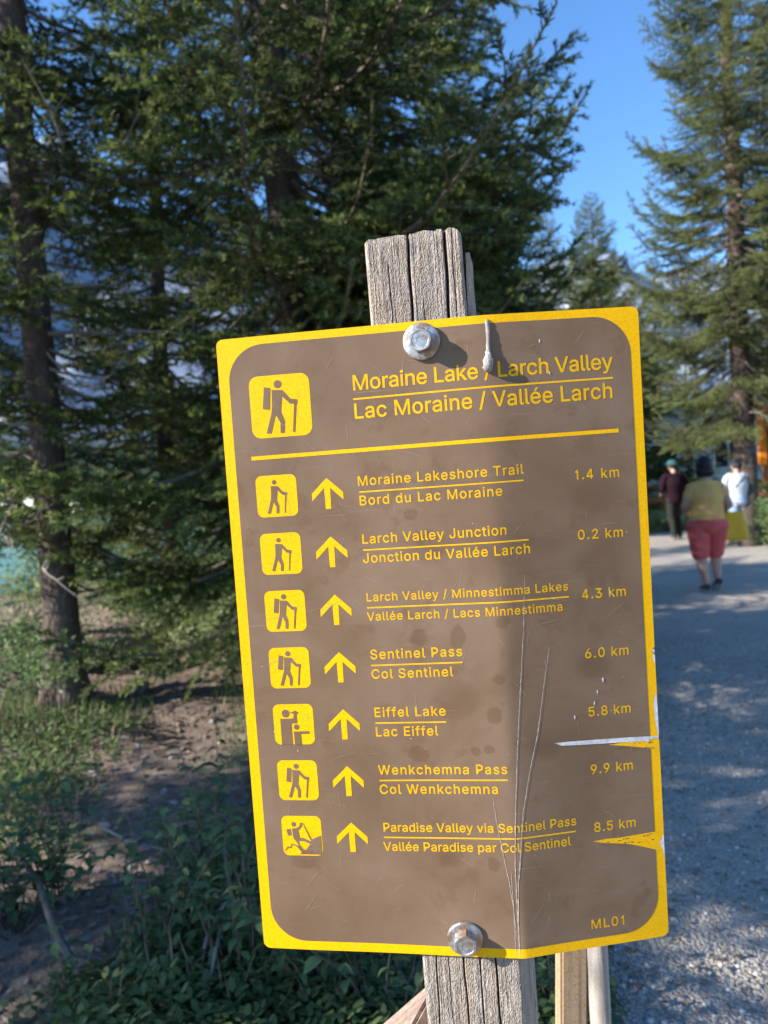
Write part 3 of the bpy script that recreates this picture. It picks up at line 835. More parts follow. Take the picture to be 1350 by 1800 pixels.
def grass(name, label, zones, h, mat, seed):
    rs = np.random.RandomState(seed); Vs = []; Ts = []
    for (cx, cy, rx, ry, n) in zones:
        x = rs.uniform(cx - rx, cx + rx, n); y = rs.uniform(cy - ry, cy + ry, n)
        ok = trail_dist(np.stack([x, y], 1)) > rs.uniform(.0, .5, n); x = x[ok]; y = y[ok]; n = len(x)
        an = rs.uniform(0, 6.28, n); hh = h * rs.uniform(.5, 1.3, n); ln = rs.uniform(.1, .6, n) * hh
        B = np.stack([x, y, gz(x, y)], 1); sd = np.stack([np.cos(an), np.sin(an), 0 * an], 1) * (h * .045)
        Tt = B + np.stack([-np.sin(an) * ln, np.cos(an) * ln, hh], 1)
        Vs.append(np.stack([B - sd, B + sd, Tt], 1).reshape(-1, 3)); Ts.append(np.repeat(rs.uniform(0, 1, n), 3))
    V = np.concatenate(Vs); T = np.concatenate(Ts)
    me = make_mesh(name, V, np.arange(len(V)).reshape(-1, 3), [mat]); a_ = me.attributes.new('tint', 'FLOAT', 'POINT'); a_.data.foreach_set('value', T.astype(np.float32))
    return tag(link(name, me), label, 'grass', kind='stuff')
a1, b1 = gp(1250, 22)
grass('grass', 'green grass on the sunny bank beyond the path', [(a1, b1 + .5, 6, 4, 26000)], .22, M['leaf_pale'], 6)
a1 = on_ground(230, 1290); a2 = on_ground(250, 1185)
grass('forest_grass', 'thin tufts of grass around the dirt trail in the forest', [(a1.x, a1.y, 1.0, .35, 2600), (a2.x, a2.y, .9, .3, 2600), (-1.4, 3.2, .7, .5, 1200), (-.2, 2.4, .5, .5, 900)], .09, M['herb'], 7)

# fallen wood
def wood_tube(name, pts, rad, mat, label, cat, n=9, seed=1, group=None):
    mb = MB(); mb.tube(pts, rad, n, noise=.12, rng=random.Random(seed)); o = mb.build(name, mat, None, True)
    tag(o, label, cat, group); return o
def g3(px_, py_, dz=0.0):
    p = on_ground(px_, py_); p.z = gzs(p.x, p.y) + dz; return p
a = g3(95, 1215, .13); b = g3(300, 1168, .15)
mid = a.lerp(b, .5)
wood_tube('fallen_log', [a, a.lerp(b, .33) + Vector((0, 0, .02)), a.lerp(b, .66) + Vector((0, .02, .0)), b], [.12, .125, .12, .105], M['log'], 'weathered fallen log lying in sun behind the slim trunk', 'log', 14, 4)
a = g3(90, 1150, .06); b = g3(300, 1120, .06)
wood_tube('fallen_log', [a, a.lerp(b, .5), b], [.05, .06, .045], M['log'], 'thinner fallen log behind the big one at the bank', 'log', 12, 5)
wood_tube('curved_branch', [g3(30, 1585, .16), g3(75, 1640, .15), g3(100, 1700, .12), g3(125, 1730, .07), g3(165, 1748, .05), g3(205, 1752, .04)], [.008, .010, .012, .013, .012, .008], M['twig'], 'brown curved fallen branch at the lower left', 'branch', 8, 6)
for k, (pp, r_, lb) in enumerate([
    ([(455, 1640), (400, 1700), (370, 1770), (345, 1850)], .006, 'grey bare stick slanting down beside the lower left sign corner'),
    ([(440, 1690), (400, 1730), (385, 1800), (350, 1900)], .005, 'grey bare stick crossing just below the slanting one'),
    ([(330, 1760), (345, 1700), (420, 1650), (470, 1640)], .004, 'thin grey stick lying under the tall shrub'),
    ([(180, 1500), (230, 1540), (300, 1560)], .005, 'short stick on the dirt in the middle of the dappled trail')]):
    wood_tube('fallen_stick', [g3(a_, b_, .03 + .07 * math.sin(i * 1.1)) for i, (a_, b_) in enumerate(pp)], [r_, r_ * .95, r_ * .8, r_ * .5][:len(pp)], M['dead_twig'], lb, 'stick', 7, 10 + k)
o = scatter_stones('mossy_stone', np.array([[0, 0, 0.03]]), np.array([0.075]), [M['stone0']], 5)
p = g3(250, 1240); o.location = p; tag(o, 'low dark stone on the dirt trail near the fallen log', 'stone')

grass('dry_grass', 'thin straw coloured dry grass standing between the shrubs', [(-1.3, 2.6, .9, .6, 900), (-.3, 2.1, .5, .35, 500), (-2.2, 4.2, 1.2, .8, 900), (-1.6, 6.2, 1.5, .8, 1200)], .13, M['litter'], 17)
# ------------------------------------------------------------------ the sign (local frame: x across, y up the panel, z out of its face)
SR = Matrix(((0.9960621, -0.0685535, -0.0562199), (0.0652585, 0.9961529, -0.0584878), (0.0600131, 0.0545887, 0.9967038)))
ST = Vector((0.0571826, -0.1223185, -0.7090076))
PW, PH = 0.3956, 0.60
SM = CAM @ (Matrix.Translation(ST) @ SR.to_4x4() @ Matrix.Translation((-PW / 2, -PH / 2, 0)))
B0, B1, UC0, UC1, S0, S1 = 0.01795, 0.02841, 0.2522, 0.2544, 0.0137, 0.0018
def bend(u, v):
    u = np.asarray(u, float); v = np.asarray(v, float)
    t = np.clip(1 - v / PH, 1e-4, 1.2); B = B0 + (B1 - B0) * t; uc = UC0 + (UC1 - UC0) * t; s = S0 + (S1 - S0) * t
    k = s / (uc * (PW - uc) / PW); l = u / uc; r = (PW - u) / (PW - uc)
    m_ = .5 * (l + r) - .5 * np.sqrt((l - r) ** 2 + k * k)
    rb = PW / (PW - uc); m0 = .5 * rb - .5 * np.sqrt(rb ** 2 + k * k)
    small = 0.00035 * np.sin(u * 38 + v * 9) * np.sin(v * 21 + 1.2) 
    return B * (m_ - m0) + small
def conform(P2, off):
    P2 = np.asarray(P2, float); return np.stack([P2[:, 0], P2[:, 1], bend(P2[:, 0], P2[:, 1]) + off], 1)

sign = empty('trail_sign'); sign.matrix_world = SM
tag(sign, 'brown and yellow bilingual hiking trail sign bolted to a weathered post', 'sign')

def rounded_rows(u0, u1, v0, v1, r, n):
    """rows of (v, left, right) for a rounded rectangle"""
    vs = np.concatenate([v0 + r * (1 - np.cos(np.linspace(0, math.pi / 2, 12))), np.linspace(v0 + r, v1 - r, n)[1:-1], v1 - r * (1 - np.sin(np.linspace(0, math.pi / 2, 12)))])
    out = []
    for v in vs:
        d = 0.0
        if v < v0 + r: q = (v0 + r - v) / r; d = r * (1 - math.sqrt(max(0, 1 - q * q)))
        if v > v1 - r: q = (v - v1 + r) / r; d = r * (1 - math.sqrt(max(0, 1 - q * q)))
        out.append((v, u0 + d, u1 - d))
    return out
def sheet(u0, u1, v0, v1, r, off, n=90, nc=70, jag=None):
    rows = rounded_rows(u0, u1, v0, v1, r, n)
    # more columns near the crease
    c = np.linspace(0, 1, nc)
    P = []
    for (v, a, b) in rows:
        bb = b - (jag(v) if jag else 0)
        P.append(np.stack([a + (bb - a) * c, np.full(nc, v)], 1))
    P = np.concatenate(P)
    nr = len(rows); ii, jj = np.meshgrid(np.arange(nc - 1), np.arange(nr - 1)); a_ = (jj * nc + ii).ravel()
    return conform(P, off), np.stack([a_, a_ + 1, a_ + 1 + nc, a_ + nc], 1), nr, nc
# panel: 2 mm plate, nicked along the right edge
def nick(v):
    return 0.0032 * math.exp(-((v - 0.2783) / .0016) ** 2) + 0.0012 * math.exp(-((v - .1965) / .001) ** 2) + 0.0008 * math.exp(-((v - .09) / .004) ** 2)
Vf, Ff, nr, nc = sheet(0, PW, 0, PH, .0065, 0, 150, 165, nick)
Vb = Vf.copy(); Vb[:, 2] -= .002
nF = len(Vf)
faces = Ff.tolist() + (Ff[:, ::-1] + nF).tolist()
mi = [0] * len(Ff) + [1] * len(Ff)
ring = [i for i in range(nc)] + [r_ * nc + nc - 1 for r_ in range(1, nr)] + [(nr - 1) * nc + c_ for c_ in range(nc - 2, -1, -1)] + [r_ * nc for r_ in range(nr - 2, 0, -1)]
for k in range(len(ring)):
    a, b = ring[k], ring[(k + 1) % len(ring)]
    faces.append([a, a + nF, b + nF, b]); mi.append(1)
link('panel', make_mesh('panel', np.concatenate([Vf, Vb]), faces, [M['yellow'], M['alu']], mi, smooth=False), sign)
Vf, Ff, _, _ = sheet(.0100, PW - .0088, .0090, .5925, .0345, .00012, 120, 165)
link('brown_field', make_mesh('brown_field', Vf, Ff, [M['brown']], smooth=True), sign)

def fill2d(polys, cuts=0):
    """list of closed outlines -> filled 2D mesh (verts, tris), holes respected"""
    cu = bpy.data.curves.new('tmp', 'CURVE'); cu.dimensions = '2D'; cu.fill_mode = 'BOTH'
    K = 1000.0
    for P in polys:
        s = cu.splines.new('POLY'); s.points.add(len(P) - 1); s.use_cyclic_u = True
        for q, (a, b) in zip(s.points, P): q.co = (a * K, b * K, 0, 1)
    ob = bpy.data.objects.new('tmp', cu)
    me = bpy.data.meshes.new_from_object(ob)
    V = np.array([(v.co.x / K, v.co.y / K) for v in me.vertices]); Fc = [list(p.vertices) for p in me.polygons]
    bpy.data.objects.remove(ob); bpy.data.curves.remove(cu); bpy.data.meshes.remove(me)
    return V, Fc
def print2d(name, polys, off, mat, parent, cut=.006):
    V, Fc = fill2d(polys)
    if cut:
        bm = bmesh.new(); bv = [bm.verts.new((a, b, 0)) for a, b in V]
        for f in Fc:
            try: bm.faces.new([bv[i] for i in f])
            except ValueError: pass
        for c_ in np.arange(V[:, 0].min() + cut, V[:, 0].max(), cut):
            bmesh.ops.bisect_plane(bm, geom=bm.verts[:] + bm.edges[:] + bm.faces[:], plane_co=(c_, 0, 0), plane_no=(1, 0, 0))
        bm.verts.index_update()
        V = np.array([(v.co.x, v.co.y) for v in bm.verts]); Fc = [[v.index for v in f.verts] for f in bm.faces]; bm.free()
    W3 = conform(V, off)
    # face normals must look out of the panel
    me = make_mesh(name, W3, Fc, [mat])
    bm = bmesh.new(); bm.from_mesh(me)
    for f in bm.faces:
        if f.normal.z < 0: f.normal_flip()
    bm.to_mesh(me); bm.free()
    return link(name, me, parent)

GL = {'.':(188,"95,-4 83,-3 73,1 63,9 55,18 51,29 50,41 51,53 55,64 63,73 73,81 83,85 95,87 107,85 118,81 128,73 135,64 140,53 141,41 140,29 135,18 128,9 118,1 107,-3"),
'/':(249,"235,533 71,-76 14,-76 178,533"),
'0':(453,"227,-7 191,-3 158,7 130,24 105,48 85,77 69,113 61,138 55,164 51,192 49,222 48,254 49,286 51,316 55,344 61,370 69,395 85,431 106,461 130,484 159,502 191,512 227,516 262,512 295,502 323,484 348,461 368,431 384,395 392,370 398,344 402,316 404,286 405,254 404,222 402,192 398,164 392,138 384,113 368,77 348,48 323,24 295,7 263,-3|227,50 250,52 271,60 290,74 306,92 320,116 330,144 338,176 342,213 344,254 342,295 338,332 330,365 320,393 306,416 290,435 271,449 250,457 227,460 203,457 182,449 163,435 147,416 134,393 123,365 115,332 111,295 109,254 111,213 115,176 123,144 134,116 147,92 163,74 182,60 203,52"),
'1':(453,"76,0 76,55 391,55 391,0|276,509 276,0 212,0 212,448 209,448 86,358 86,427 198,509"),
'2':(453,"64,0 64,47 234,229 282,282 294,298 303,312 311,327 316,341 319,356 320,371 319,389 315,405 308,419 298,431 287,441 273,449 258,455 241,458 224,460 205,458 188,454 172,447 159,438 148,427 139,413 132,398 128,381 127,362 66,362 68,391 75,418 86,442 102,464 121,482 143,496 168,507 196,513 225,516 254,513 281,507 306,497 328,482 346,465 361,445 372,423 379,398 381,372 380,354 377,336 371,318 363,299 351,280 336,259 267,180 153,60 153,57 389,57 389,0"),
'3':(453,"218,-7 188,-5 159,1 133,10 108,22 88,38 70,57 57,79 48,104 44,132 109,132 112,115 118,100 126,87 137,76 150,66 165,59 182,54 200,51 219,50 239,51 258,55 275,61 291,69 304,80 315,93 323,108 328,125 329,145 328,163 323,180 316,196 306,211 292,223 275,234 254,241 229,246 201,248 157,248 157,299 288,448 288,452 70,452 70,509 372,509 372,461 211,278 211,289 247,290 279,286 308,276 333,262 354,244 371,222 383,198 391,173 393,145 390,116 383,90 370,66 354,45 333,27 309,12 281,2 251,-5"),
'4':(453,"40,105 40,158 247,509 311,509 109,166 109,163 413,163 413,105|282,0 282,121 282,146 282,318 343,318 343,0"),
'5':(453,"221,-7 192,-5 165,1 140,11 118,25 99,41 83,60 71,82 63,105 60,130 122,130 125,115 130,102 138,89 148,78 160,68 173,60 188,54 204,51 221,50 241,51 259,56 276,64 291,75 304,89 314,104 322,122 326,141 328,162 326,183 321,203 314,221 303,237 290,251 275,262 257,270 238,275 218,277 201,276 184,273 167,268 152,262 139,255 128,246 67,253 96,509 366,509 366,452 151,452 134,301 136,301 148,311 162,318 178,325 194,330 212,333 229,334 252,332 274,328 294,321 313,311 330,299 345,285 358,269 370,251 379,231 386,210 390,187 391,163 388,132 381,102 369,76 352,52 332,32 309,15 282,3 253,-4"),
'6':(453,"226,-7 196,-4 168,3 142,15 119,31 100,51 84,74 73,101 66,130 64,162 65,187 71,212 80,239 93,268 112,302 137,340 252,509 322,509 151,261 145,261 151,270 157,279 165,288 174,295 184,302 196,307 208,311 221,313 235,314 265,312 291,305 316,295 337,280 355,262 370,240 380,215 387,187 389,157 387,127 379,98 368,73 352,50 333,30 310,14 284,3 257,-4|226,48 245,50 263,55 279,63 293,73 304,86 314,101 322,119 326,137 327,157 326,178 322,196 314,213 304,228 293,241 279,251 263,259 245,264 226,265 207,264 190,259 174,252 160,241 148,229 138,214 131,197 126,179 125,158 126,138 131,119 138,102 148,86 160,73 174,63 190,55 207,50"),
'8':(453,"226,-7 193,-5 163,1 136,11 111,25 91,42 74,62 62,84 54,109 52,135 53,156 58,176 65,195 75,212 87,228 101,241 117,252 134,260 153,265 153,267 129,276 109,289 93,308 80,330 73,354 70,380 73,405 79,429 90,450 106,469 124,485 146,498 170,508 197,514 226,516 255,514 282,508 306,498 328,485 346,469 361,450 373,429 379,405 382,380 379,354 372,330 359,308 343,289 323,276 300,267 300,265 319,260 335,252 351,241 365,228 377,212 387,195 395,176 399,156 401,135 398,109 391,84 378,62 362,42 341,25 317,11 289,1 259,-5|226,49 248,50 267,54 285,60 300,69 313,79 323,91 331,106 335,121 337,139 335,157 330,173 322,189 312,202 298,213 283,223 265,230 247,234 226,235 206,234 187,230 169,223 154,213 140,202 130,189 122,173 117,157 115,139 117,121 121,106 129,91 139,79 152,69 167,60 185,54 205,50|226,290 244,291 260,294 274,300 287,308 298,318 307,330 314,344 318,359 319,376 318,392 314,407 308,420 299,432 288,442 275,449 260,455 244,459 226,460 208,459 192,455 177,449 164,442 153,432 145,420 138,407 134,392 133,376 134,359 138,344 145,330 154,318 165,308 178,300 193,294 209,291"),
'9':(453,"226,516 256,513 285,506 310,494 333,478 352,458 368,434 380,408 387,378 389,347 387,322 382,296 373,270 359,240 340,207 315,168 200,0 130,0 301,248 307,248 302,238 295,229 287,221 278,214 268,207 257,202 245,198 232,195 218,195 188,197 161,203 137,214 116,229 98,247 83,269 72,294 66,321 64,352 66,382 73,411 85,436 101,459 120,479 143,494 168,506 196,513|226,460 207,459 190,454 174,446 160,435 148,423 138,407 131,390 127,372 125,352 127,331 131,313 138,295 148,280 160,268 174,257 190,250 207,245 226,243 245,245 263,249 279,257 293,267 305,280 314,295 322,312 326,330 327,350 326,371 322,390 314,407 305,422 293,435 279,446 263,454 245,459"),
'B':(456,"60,0 60,509 241,509 274,507 304,501 329,491 350,477 367,461 381,442 390,421 396,398 398,374 397,353 393,336 387,320 378,307 368,295 356,286 343,278 329,272 315,267 315,262 331,260 347,254 363,245 378,234 391,220 402,203 411,184 416,161 418,136 416,111 410,88 400,67 386,48 368,31 344,18 317,8 284,2 247,0|125,57 245,57 281,60 309,67 330,80 344,96 353,115 355,137 354,153 350,169 342,184 333,197 320,209 306,218 289,225 269,229 248,231 125,231|125,285 238,285 256,287 273,290 288,296 302,304 314,314 323,326 330,340 335,355 336,372 333,393 326,412 313,429 294,442 270,449 240,452 125,452"),
'C':(510,"267,-7 242,-6 217,-2 194,5 171,13 150,25 131,39 113,55 97,73 82,93 70,115 59,140 51,166 45,193 41,223 40,254 41,285 45,315 51,343 59,369 70,393 82,415 97,436 113,454 131,470 150,484 171,495 194,504 217,510 242,514 267,516 293,514 317,511 340,504 362,496 383,485 402,471 419,456 435,438 448,418 459,397 467,373 473,348 408,348 404,365 397,380 389,395 380,407 369,418 357,428 344,437 330,444 315,449 300,453 284,455 267,456 237,453 209,445 184,432 161,414 141,391 125,364 113,332 106,295 103,254 106,213 113,177 125,145 141,117 161,94 184,76 210,63 237,56 267,53 284,54 300,56 315,60 330,65 344,72 357,81 369,90 380,102 389,114 397,128 404,144 408,160 473,160 467,135 459,112 448,91 435,71 420,53 402,38 383,24 363,13 341,5 317,-2 293,-6"),
'E':(419,"60,0 60,509 372,509 372,452 125,452 125,286 355,286 355,229 125,229 125,57 375,57 375,0"),
'J':(396,"185,-7 143,-2 106,11 75,33 60,50 48,70 40,92 35,118 33,145 33,173 98,173 98,145 100,117 108,93 122,74 139,61 160,53 185,50 209,53 230,61 248,74 261,93 269,117 272,145 272,509 336,509 336,145 335,118 330,92 321,70 309,50 294,33 263,11 227,-2"),
'L':(393,"60,0 60,509 125,509 125,57 361,57 361,0"),
'M':(628,"60,0 60,509 152,509 277,187 287,159 299,123 311,84 322,49 307,49 318,83 330,121 342,158 352,187 476,509 568,509 568,0 504,0 504,291 504,327 505,369 506,413 507,457 513,457 498,409 482,363 467,322 456,291 342,0 286,0 170,291 159,321 145,361 129,408 112,457 119,457 120,416 121,372 122,328 122,291 122,0"),
'P':(445,"60,0 60,509 235,509 272,506 305,499 332,487 356,471 375,452 390,430 400,404 407,377 409,348 407,318 400,291 390,265 375,243 356,223 332,207 305,195 272,188 235,186 109,186 109,242 233,242 257,244 279,248 297,256 312,266 324,279 333,294 339,310 343,328 344,348 343,367 339,385 333,402 324,416 312,428 297,439 279,446 257,451 232,452 125,452 125,0"),
'S':(447,"224,-9 188,-7 156,-1 128,9 102,23 81,40 64,60 51,83 42,109 38,137 104,137 108,118 114,102 123,88 136,76 150,66 166,59 185,53 204,50 224,49 246,50 267,54 286,60 303,69 317,79 329,92 338,106 344,122 346,139 344,154 340,168 332,179 322,189 310,197 296,205 245,222 184,239 145,253 112,269 86,289 67,313 56,341 52,372 54,400 62,425 75,448 92,468 113,484 138,498 165,508 195,514 227,516 259,514 289,508 316,498 340,484 360,468 377,449 390,427 398,403 401,378 337,378 332,402 320,421 302,437 280,449 254,456 225,459 204,457 185,454 167,448 152,440 139,430 129,418 121,405 117,391 115,376 117,359 122,345 131,334 142,324 155,315 169,308 212,293 264,279 312,264 328,256 344,248 359,238 372,226 384,213 395,198 402,180 407,161 408,139 406,112 399,87 386,64 370,43 349,25 323,11 294,0 261,-7"),
'T':(449,"32,452 32,509 417,509 417,452 257,452 257,0 193,0 193,452"),
'V':(480,"204,0 16,509 84,509 192,206 215,137 248,31 235,31 267,138 290,206 395,509 463,509 278,0"),
'W':(686,"155,0 16,509 82,509 163,196 175,145 187,94 197,40 189,40 200,94 211,145 224,196 306,509 380,509 462,196 474,145 486,94 497,40 488,40 499,94 510,145 523,196 603,509 670,509 530,0 455,0 368,323 351,391 336,475 350,475 335,395 318,323 230,0"),
'a':(389,"160,-9 137,-7 115,-3 94,5 76,15 60,29 48,45 38,63 32,84 30,108 32,128 36,146 43,161 53,174 64,184 78,193 92,200 108,206 125,211 178,220 234,227 247,229 257,231 265,235 271,240 274,246 276,255 276,257 275,272 272,285 267,297 260,307 251,315 240,322 227,327 212,330 196,331 178,330 163,327 149,322 137,316 127,309 118,301 110,292 104,283 100,274 41,291 51,313 64,331 79,346 95,358 114,368 133,375 153,380 173,383 194,384 239,379 255,375 271,369 286,360 300,350 312,336 322,320 330,301 335,278 337,251 337,0 277,0 277,52 272,52 252,25 242,16 229,8 215,1 199,-4 181,-7|170,45 192,47 211,51 228,59 242,68 254,80 263,93 270,108 274,122 276,138 276,190 259,182 231,176 200,171 175,168 134,159 122,153 112,147 103,139 97,130 93,118 92,105 93,93 96,82 102,72 109,64 119,57 130,52 142,48 156,46"),
'c':(396,"207,-8 174,-5 144,3 117,16 93,35 72,58 56,85 44,116 37,150 34,187 37,225 44,260 56,291 72,318 93,341 117,360 144,374 174,382 207,384 226,384 243,381 260,377 276,371 291,364 305,356 318,346 330,335 340,322 349,308 356,293 362,277 303,262 290,289 270,311 242,325 207,330 184,328 163,321 145,310 130,296 118,278 108,258 102,236 98,212 96,187 98,163 102,139 108,117 118,97 130,80 145,66 163,55 184,49 207,46 243,52 271,66 292,89 304,117 363,102 357,86 350,70 341,56 331,43 319,32 306,21 292,12 277,5 261,-1 244,-5 226,-7"),
'd':(424,"195,-8 165,-6 137,3 111,16 89,34 70,57 55,84 43,116 36,151 34,189 36,227 43,261 55,293 70,320 89,342 112,361 137,374 165,382 196,384 218,383 237,379 253,373 267,364 278,355 287,346 306,319 311,319 311,509 372,509 372,0 313,0 313,59 307,59 287,31 277,21 266,12 252,4 236,-3 217,-7|205,47 226,49 246,55 263,65 278,78 290,95 299,115 306,138 310,162 312,189 310,216 306,241 300,263 290,282 278,299 263,312 246,322 227,328 205,330 182,328 162,322 145,311 130,298 118,281 108,261 102,239 98,215 96,189 98,163 102,139 109,117 118,97 130,80 145,66 162,55 182,49"),
'e':(404,"212,-8 177,-5 145,3 117,16 92,35 72,58 56,85 44,116 37,150 34,187 36,224 44,258 55,290 71,317 91,340 115,359 142,373 172,382 205,384 226,383 246,380 266,374 285,366 303,355 319,341 334,324 347,305 357,282 365,256 370,227 371,194 371,169 75,169 75,221 338,221 310,202 308,226 304,248 298,269 288,286 277,301 263,314 246,323 227,328 205,330 183,328 164,323 146,313 131,301 119,286 109,270 102,251 97,231 96,211 96,178 98,151 102,127 110,106 121,88 135,73 151,61 169,53 190,48 212,46 227,47 241,49 254,53 265,58 276,65 285,73 294,82 300,93 306,105 365,91 358,72 348,55 335,39 320,26 302,14 283,4 261,-3 237,-7"),
'f':(254,"228,379 228,327 6,327 6,379|81,0 81,432 82,452 87,470 96,486 107,499 120,510 135,519 152,525 169,529 187,530 222,527 243,521 227,468 215,472 195,474 178,472 164,468 154,460 147,449 143,435 142,419 142,0"),
'h':(410,"114,227 114,0 53,0 53,509 114,509 114,287 102,287 116,319 132,344 152,362 175,374 200,382 227,384 252,383 275,377 295,369 313,356 328,340 341,321 350,298 355,271 357,240 357,0 296,0 296,235 293,263 286,286 273,304 256,318 235,326 210,329 192,328 176,324 161,317 147,308 136,297 126,283 119,266 115,248"),
'i':(167,"53,0 53,379 114,379 114,0|84,443 73,444 63,448 54,455 47,463 43,472 41,483 43,494 47,504 54,512 63,518 73,522 84,524 95,522 105,518 114,512 121,504 125,494 126,483 125,472 121,463 114,455 105,448 95,444"),
'k':(381,"110,137 110,212 121,212 284,379 360,379 184,199 177,199|53,0 53,509 114,509 114,0|294,0 148,186 191,229 372,0"),
'l':(189,"139,-2 112,0 91,8 74,20 62,37 55,59 53,84 53,509 114,509 114,99 114,83 117,71 120,62 126,57 135,53 146,52 160,53 170,54 181,3 162,-1"),
'm':(610,"53,0 53,379 112,379 112,295 108,295 114,314 122,331 132,346 144,358 158,368 172,376 187,382 203,385 219,386 245,383 268,375 287,361 303,342 314,320 321,295 312,295 318,312 326,329 337,343 350,356 364,366 381,375 398,381 417,385 437,386 458,385 478,380 497,372 514,361 529,346 541,328 550,307 555,283 557,255 557,0 496,0 496,254 493,279 485,298 473,313 456,323 438,329 419,330 402,329 387,326 374,320 363,312 353,302 345,290 340,277 336,263 335,247 335,0 274,0 274,260 272,280 265,297 253,311 238,322 220,328 199,330 185,329 171,326 158,320 145,312 135,302 126,289 119,274 115,257 114,238 114,0"),
'n':(410,"114,227 114,0 53,0 53,379 112,379 112,287 102,287 116,319 132,344 152,362 175,374 200,382 227,384 252,383 275,377 295,369 313,356 328,340 341,321 350,298 355,271 357,240 357,0 296,0 296,235 293,263 286,286 273,304 256,318 235,326 210,329 192,328 176,324 161,317 147,308 136,297 126,283 119,266 115,248"),
'o':(415,"207,-8 174,-5 144,3 117,16 93,35 72,58 56,85 44,116 37,150 34,187 37,225 44,260 56,291 72,318 93,341 117,360 144,374 174,382 207,384 241,382 271,374 299,360 323,341 343,318 359,291 371,260 379,225 381,187 379,150 371,116 359,85 343,58 323,35 299,16 271,3 241,-5|207,46 231,49 252,55 270,66 285,80 298,97 307,117 314,139 318,163 319,187 318,212 314,236 307,258 298,278 285,296 270,310 252,321 231,328 207,330 184,328 163,321 145,310 130,296 118,278 108,258 102,236 98,212 96,187 98,163 102,139 108,117 118,97 130,80 145,66 163,55 184,49"),
'p':(424,"53,-143 53,379 112,379 112,319 118,319 137,346 147,355 158,364 171,373 188,379 207,383 229,384 259,382 287,374 313,361 335,342 354,320 370,293 381,261 388,227 390,189 388,151 381,116 370,84 355,57 336,34 313,16 288,3 260,-6 229,-8 208,-7 189,-3 173,4 159,12 147,21 138,31 118,59 114,59 114,-143|220,47 242,49 262,55 279,66 294,80 306,97 316,117 323,139 327,163 328,189 327,215 323,239 316,261 307,281 295,298 280,311 262,322 243,328 220,330 198,328 178,322 161,312 147,299 134,282 125,263 118,241 114,216 113,189 114,162 118,138 125,115 135,95 147,78 162,65 179,55 198,49"),
'r':(259,"53,0 53,379 112,379 112,321 115,321 124,339 137,354 152,367 171,377 191,383 213,385 229,384 243,384 243,322 230,324 207,326 190,324 174,321 159,315 146,306 135,296 126,284 119,269 115,254 114,237 114,0"),
's':(365,"182,-8 157,-7 133,-3 112,3 93,12 76,24 62,38 50,54 41,73 36,94 94,107 101,87 111,72 124,60 141,52 160,47 181,45 206,47 227,53 244,62 258,74 265,88 268,103 266,115 262,126 254,136 243,144 229,150 212,155 149,170 118,180 92,192 72,208 58,227 50,249 47,274 49,295 55,314 65,332 79,347 95,360 115,370 137,378 161,383 187,384 212,383 234,379 254,372 271,363 286,352 299,339 309,324 318,308 324,290 268,277 262,291 254,304 243,316 228,325 210,331 187,333 166,331 147,326 131,317 119,305 111,292 109,277 110,264 115,253 124,243 136,235 152,229 172,223 229,209 261,200 287,187 306,171 320,153 328,131 331,107 329,85 323,65 312,47 298,31 281,18 260,6 236,-2 210,-7"),
't':(227,"204,379 204,327 6,327 6,379|65,471 126,471 126,98 127,83 130,70 136,61 144,55 156,51 170,50 185,51 202,54 213,2 192,-3 168,-4 138,-1 113,7 92,21 77,41 68,64 65,93"),
'u':(410,"182,-5 158,-3 135,2 115,11 97,23 82,39 69,59 60,82 54,109 53,139 53,379 114,379 114,144 116,117 124,94 137,75 154,61 175,53 200,50 218,51 234,55 249,62 263,71 274,83 283,97 290,113 295,132 296,153 296,379 357,379 357,0 298,0 298,92 307,92 294,60 277,35 257,17 234,5 209,-3"),
'v':(389,"163,0 17,379 84,379 165,155 187,87 206,21 184,21 203,87 224,155 305,379 371,379 226,0"),
'y':(389,"47,-139 61,-86 71,-87 83,-89 94,-90 104,-89 113,-86 122,-81 130,-74 138,-64 145,-51 151,-36 163,-1 17,379 84,379 165,155 187,87 206,21 184,21 202,87 224,155 305,379 371,379 204,-58 196,-77 187,-93 177,-107 165,-119 153,-128 139,-136 125,-141 109,-144 91,-145 65,-143"),
'é':(404,"212,-8 177,-5 145,3 117,16 92,35 72,58 56,85 44,116 37,150 34,187 36,224 44,258 55,290 71,317 91,340 115,359 142,373 172,382 205,384 226,383 246,380 266,374 285,366 303,355 319,341 334,324 347,305 357,282 365,256 370,227 371,194 371,169 75,169 75,221 338,221 310,202 308,226 304,248 298,269 288,286 277,301 263,314 246,323 227,328 205,330 183,328 164,323 146,313 131,301 119,286 109,270 102,251 97,231 96,211 96,178 98,151 102,127 110,106 121,88 135,73 151,61 169,53 190,48 212,46 227,47 241,49 254,53 265,58 276,65 285,73 294,82 300,93 306,105 365,91 358,72 348,55 335,39 320,26 302,14 283,4 261,-3 237,-7|177,429 225,529 293,529 227,429"),
' ':(188,""),
}
GL['k'] = (381, '53,0 53,509 114,509 114,190 284,379 360,379 205,217 372,0 296,0 163,172 114,122 114,0')
GL['M'] = (628, '60,0 60,509 145,509 314,80 483,509 568,509 568,0 507,0 507,400 342,0 286,0 121,400 121,0')
GL['4'] = (GL['4'][0], '28,97 28,160 228,509 308,509 308,155 372,155 372,97 308,97 308,0 245,0 245,97|98,155 245,155 245,412')
GL['1'] = (330, '165,0 165,380 78,380 78,428 125,434 160,455 182,505 226,505 226,0')
GL = {k: (a, [[tuple(map(int, p.split(','))) for p in poly.split(' ')] for poly in s.split('|') if poly]) for k, (a, s) in GL.items()}
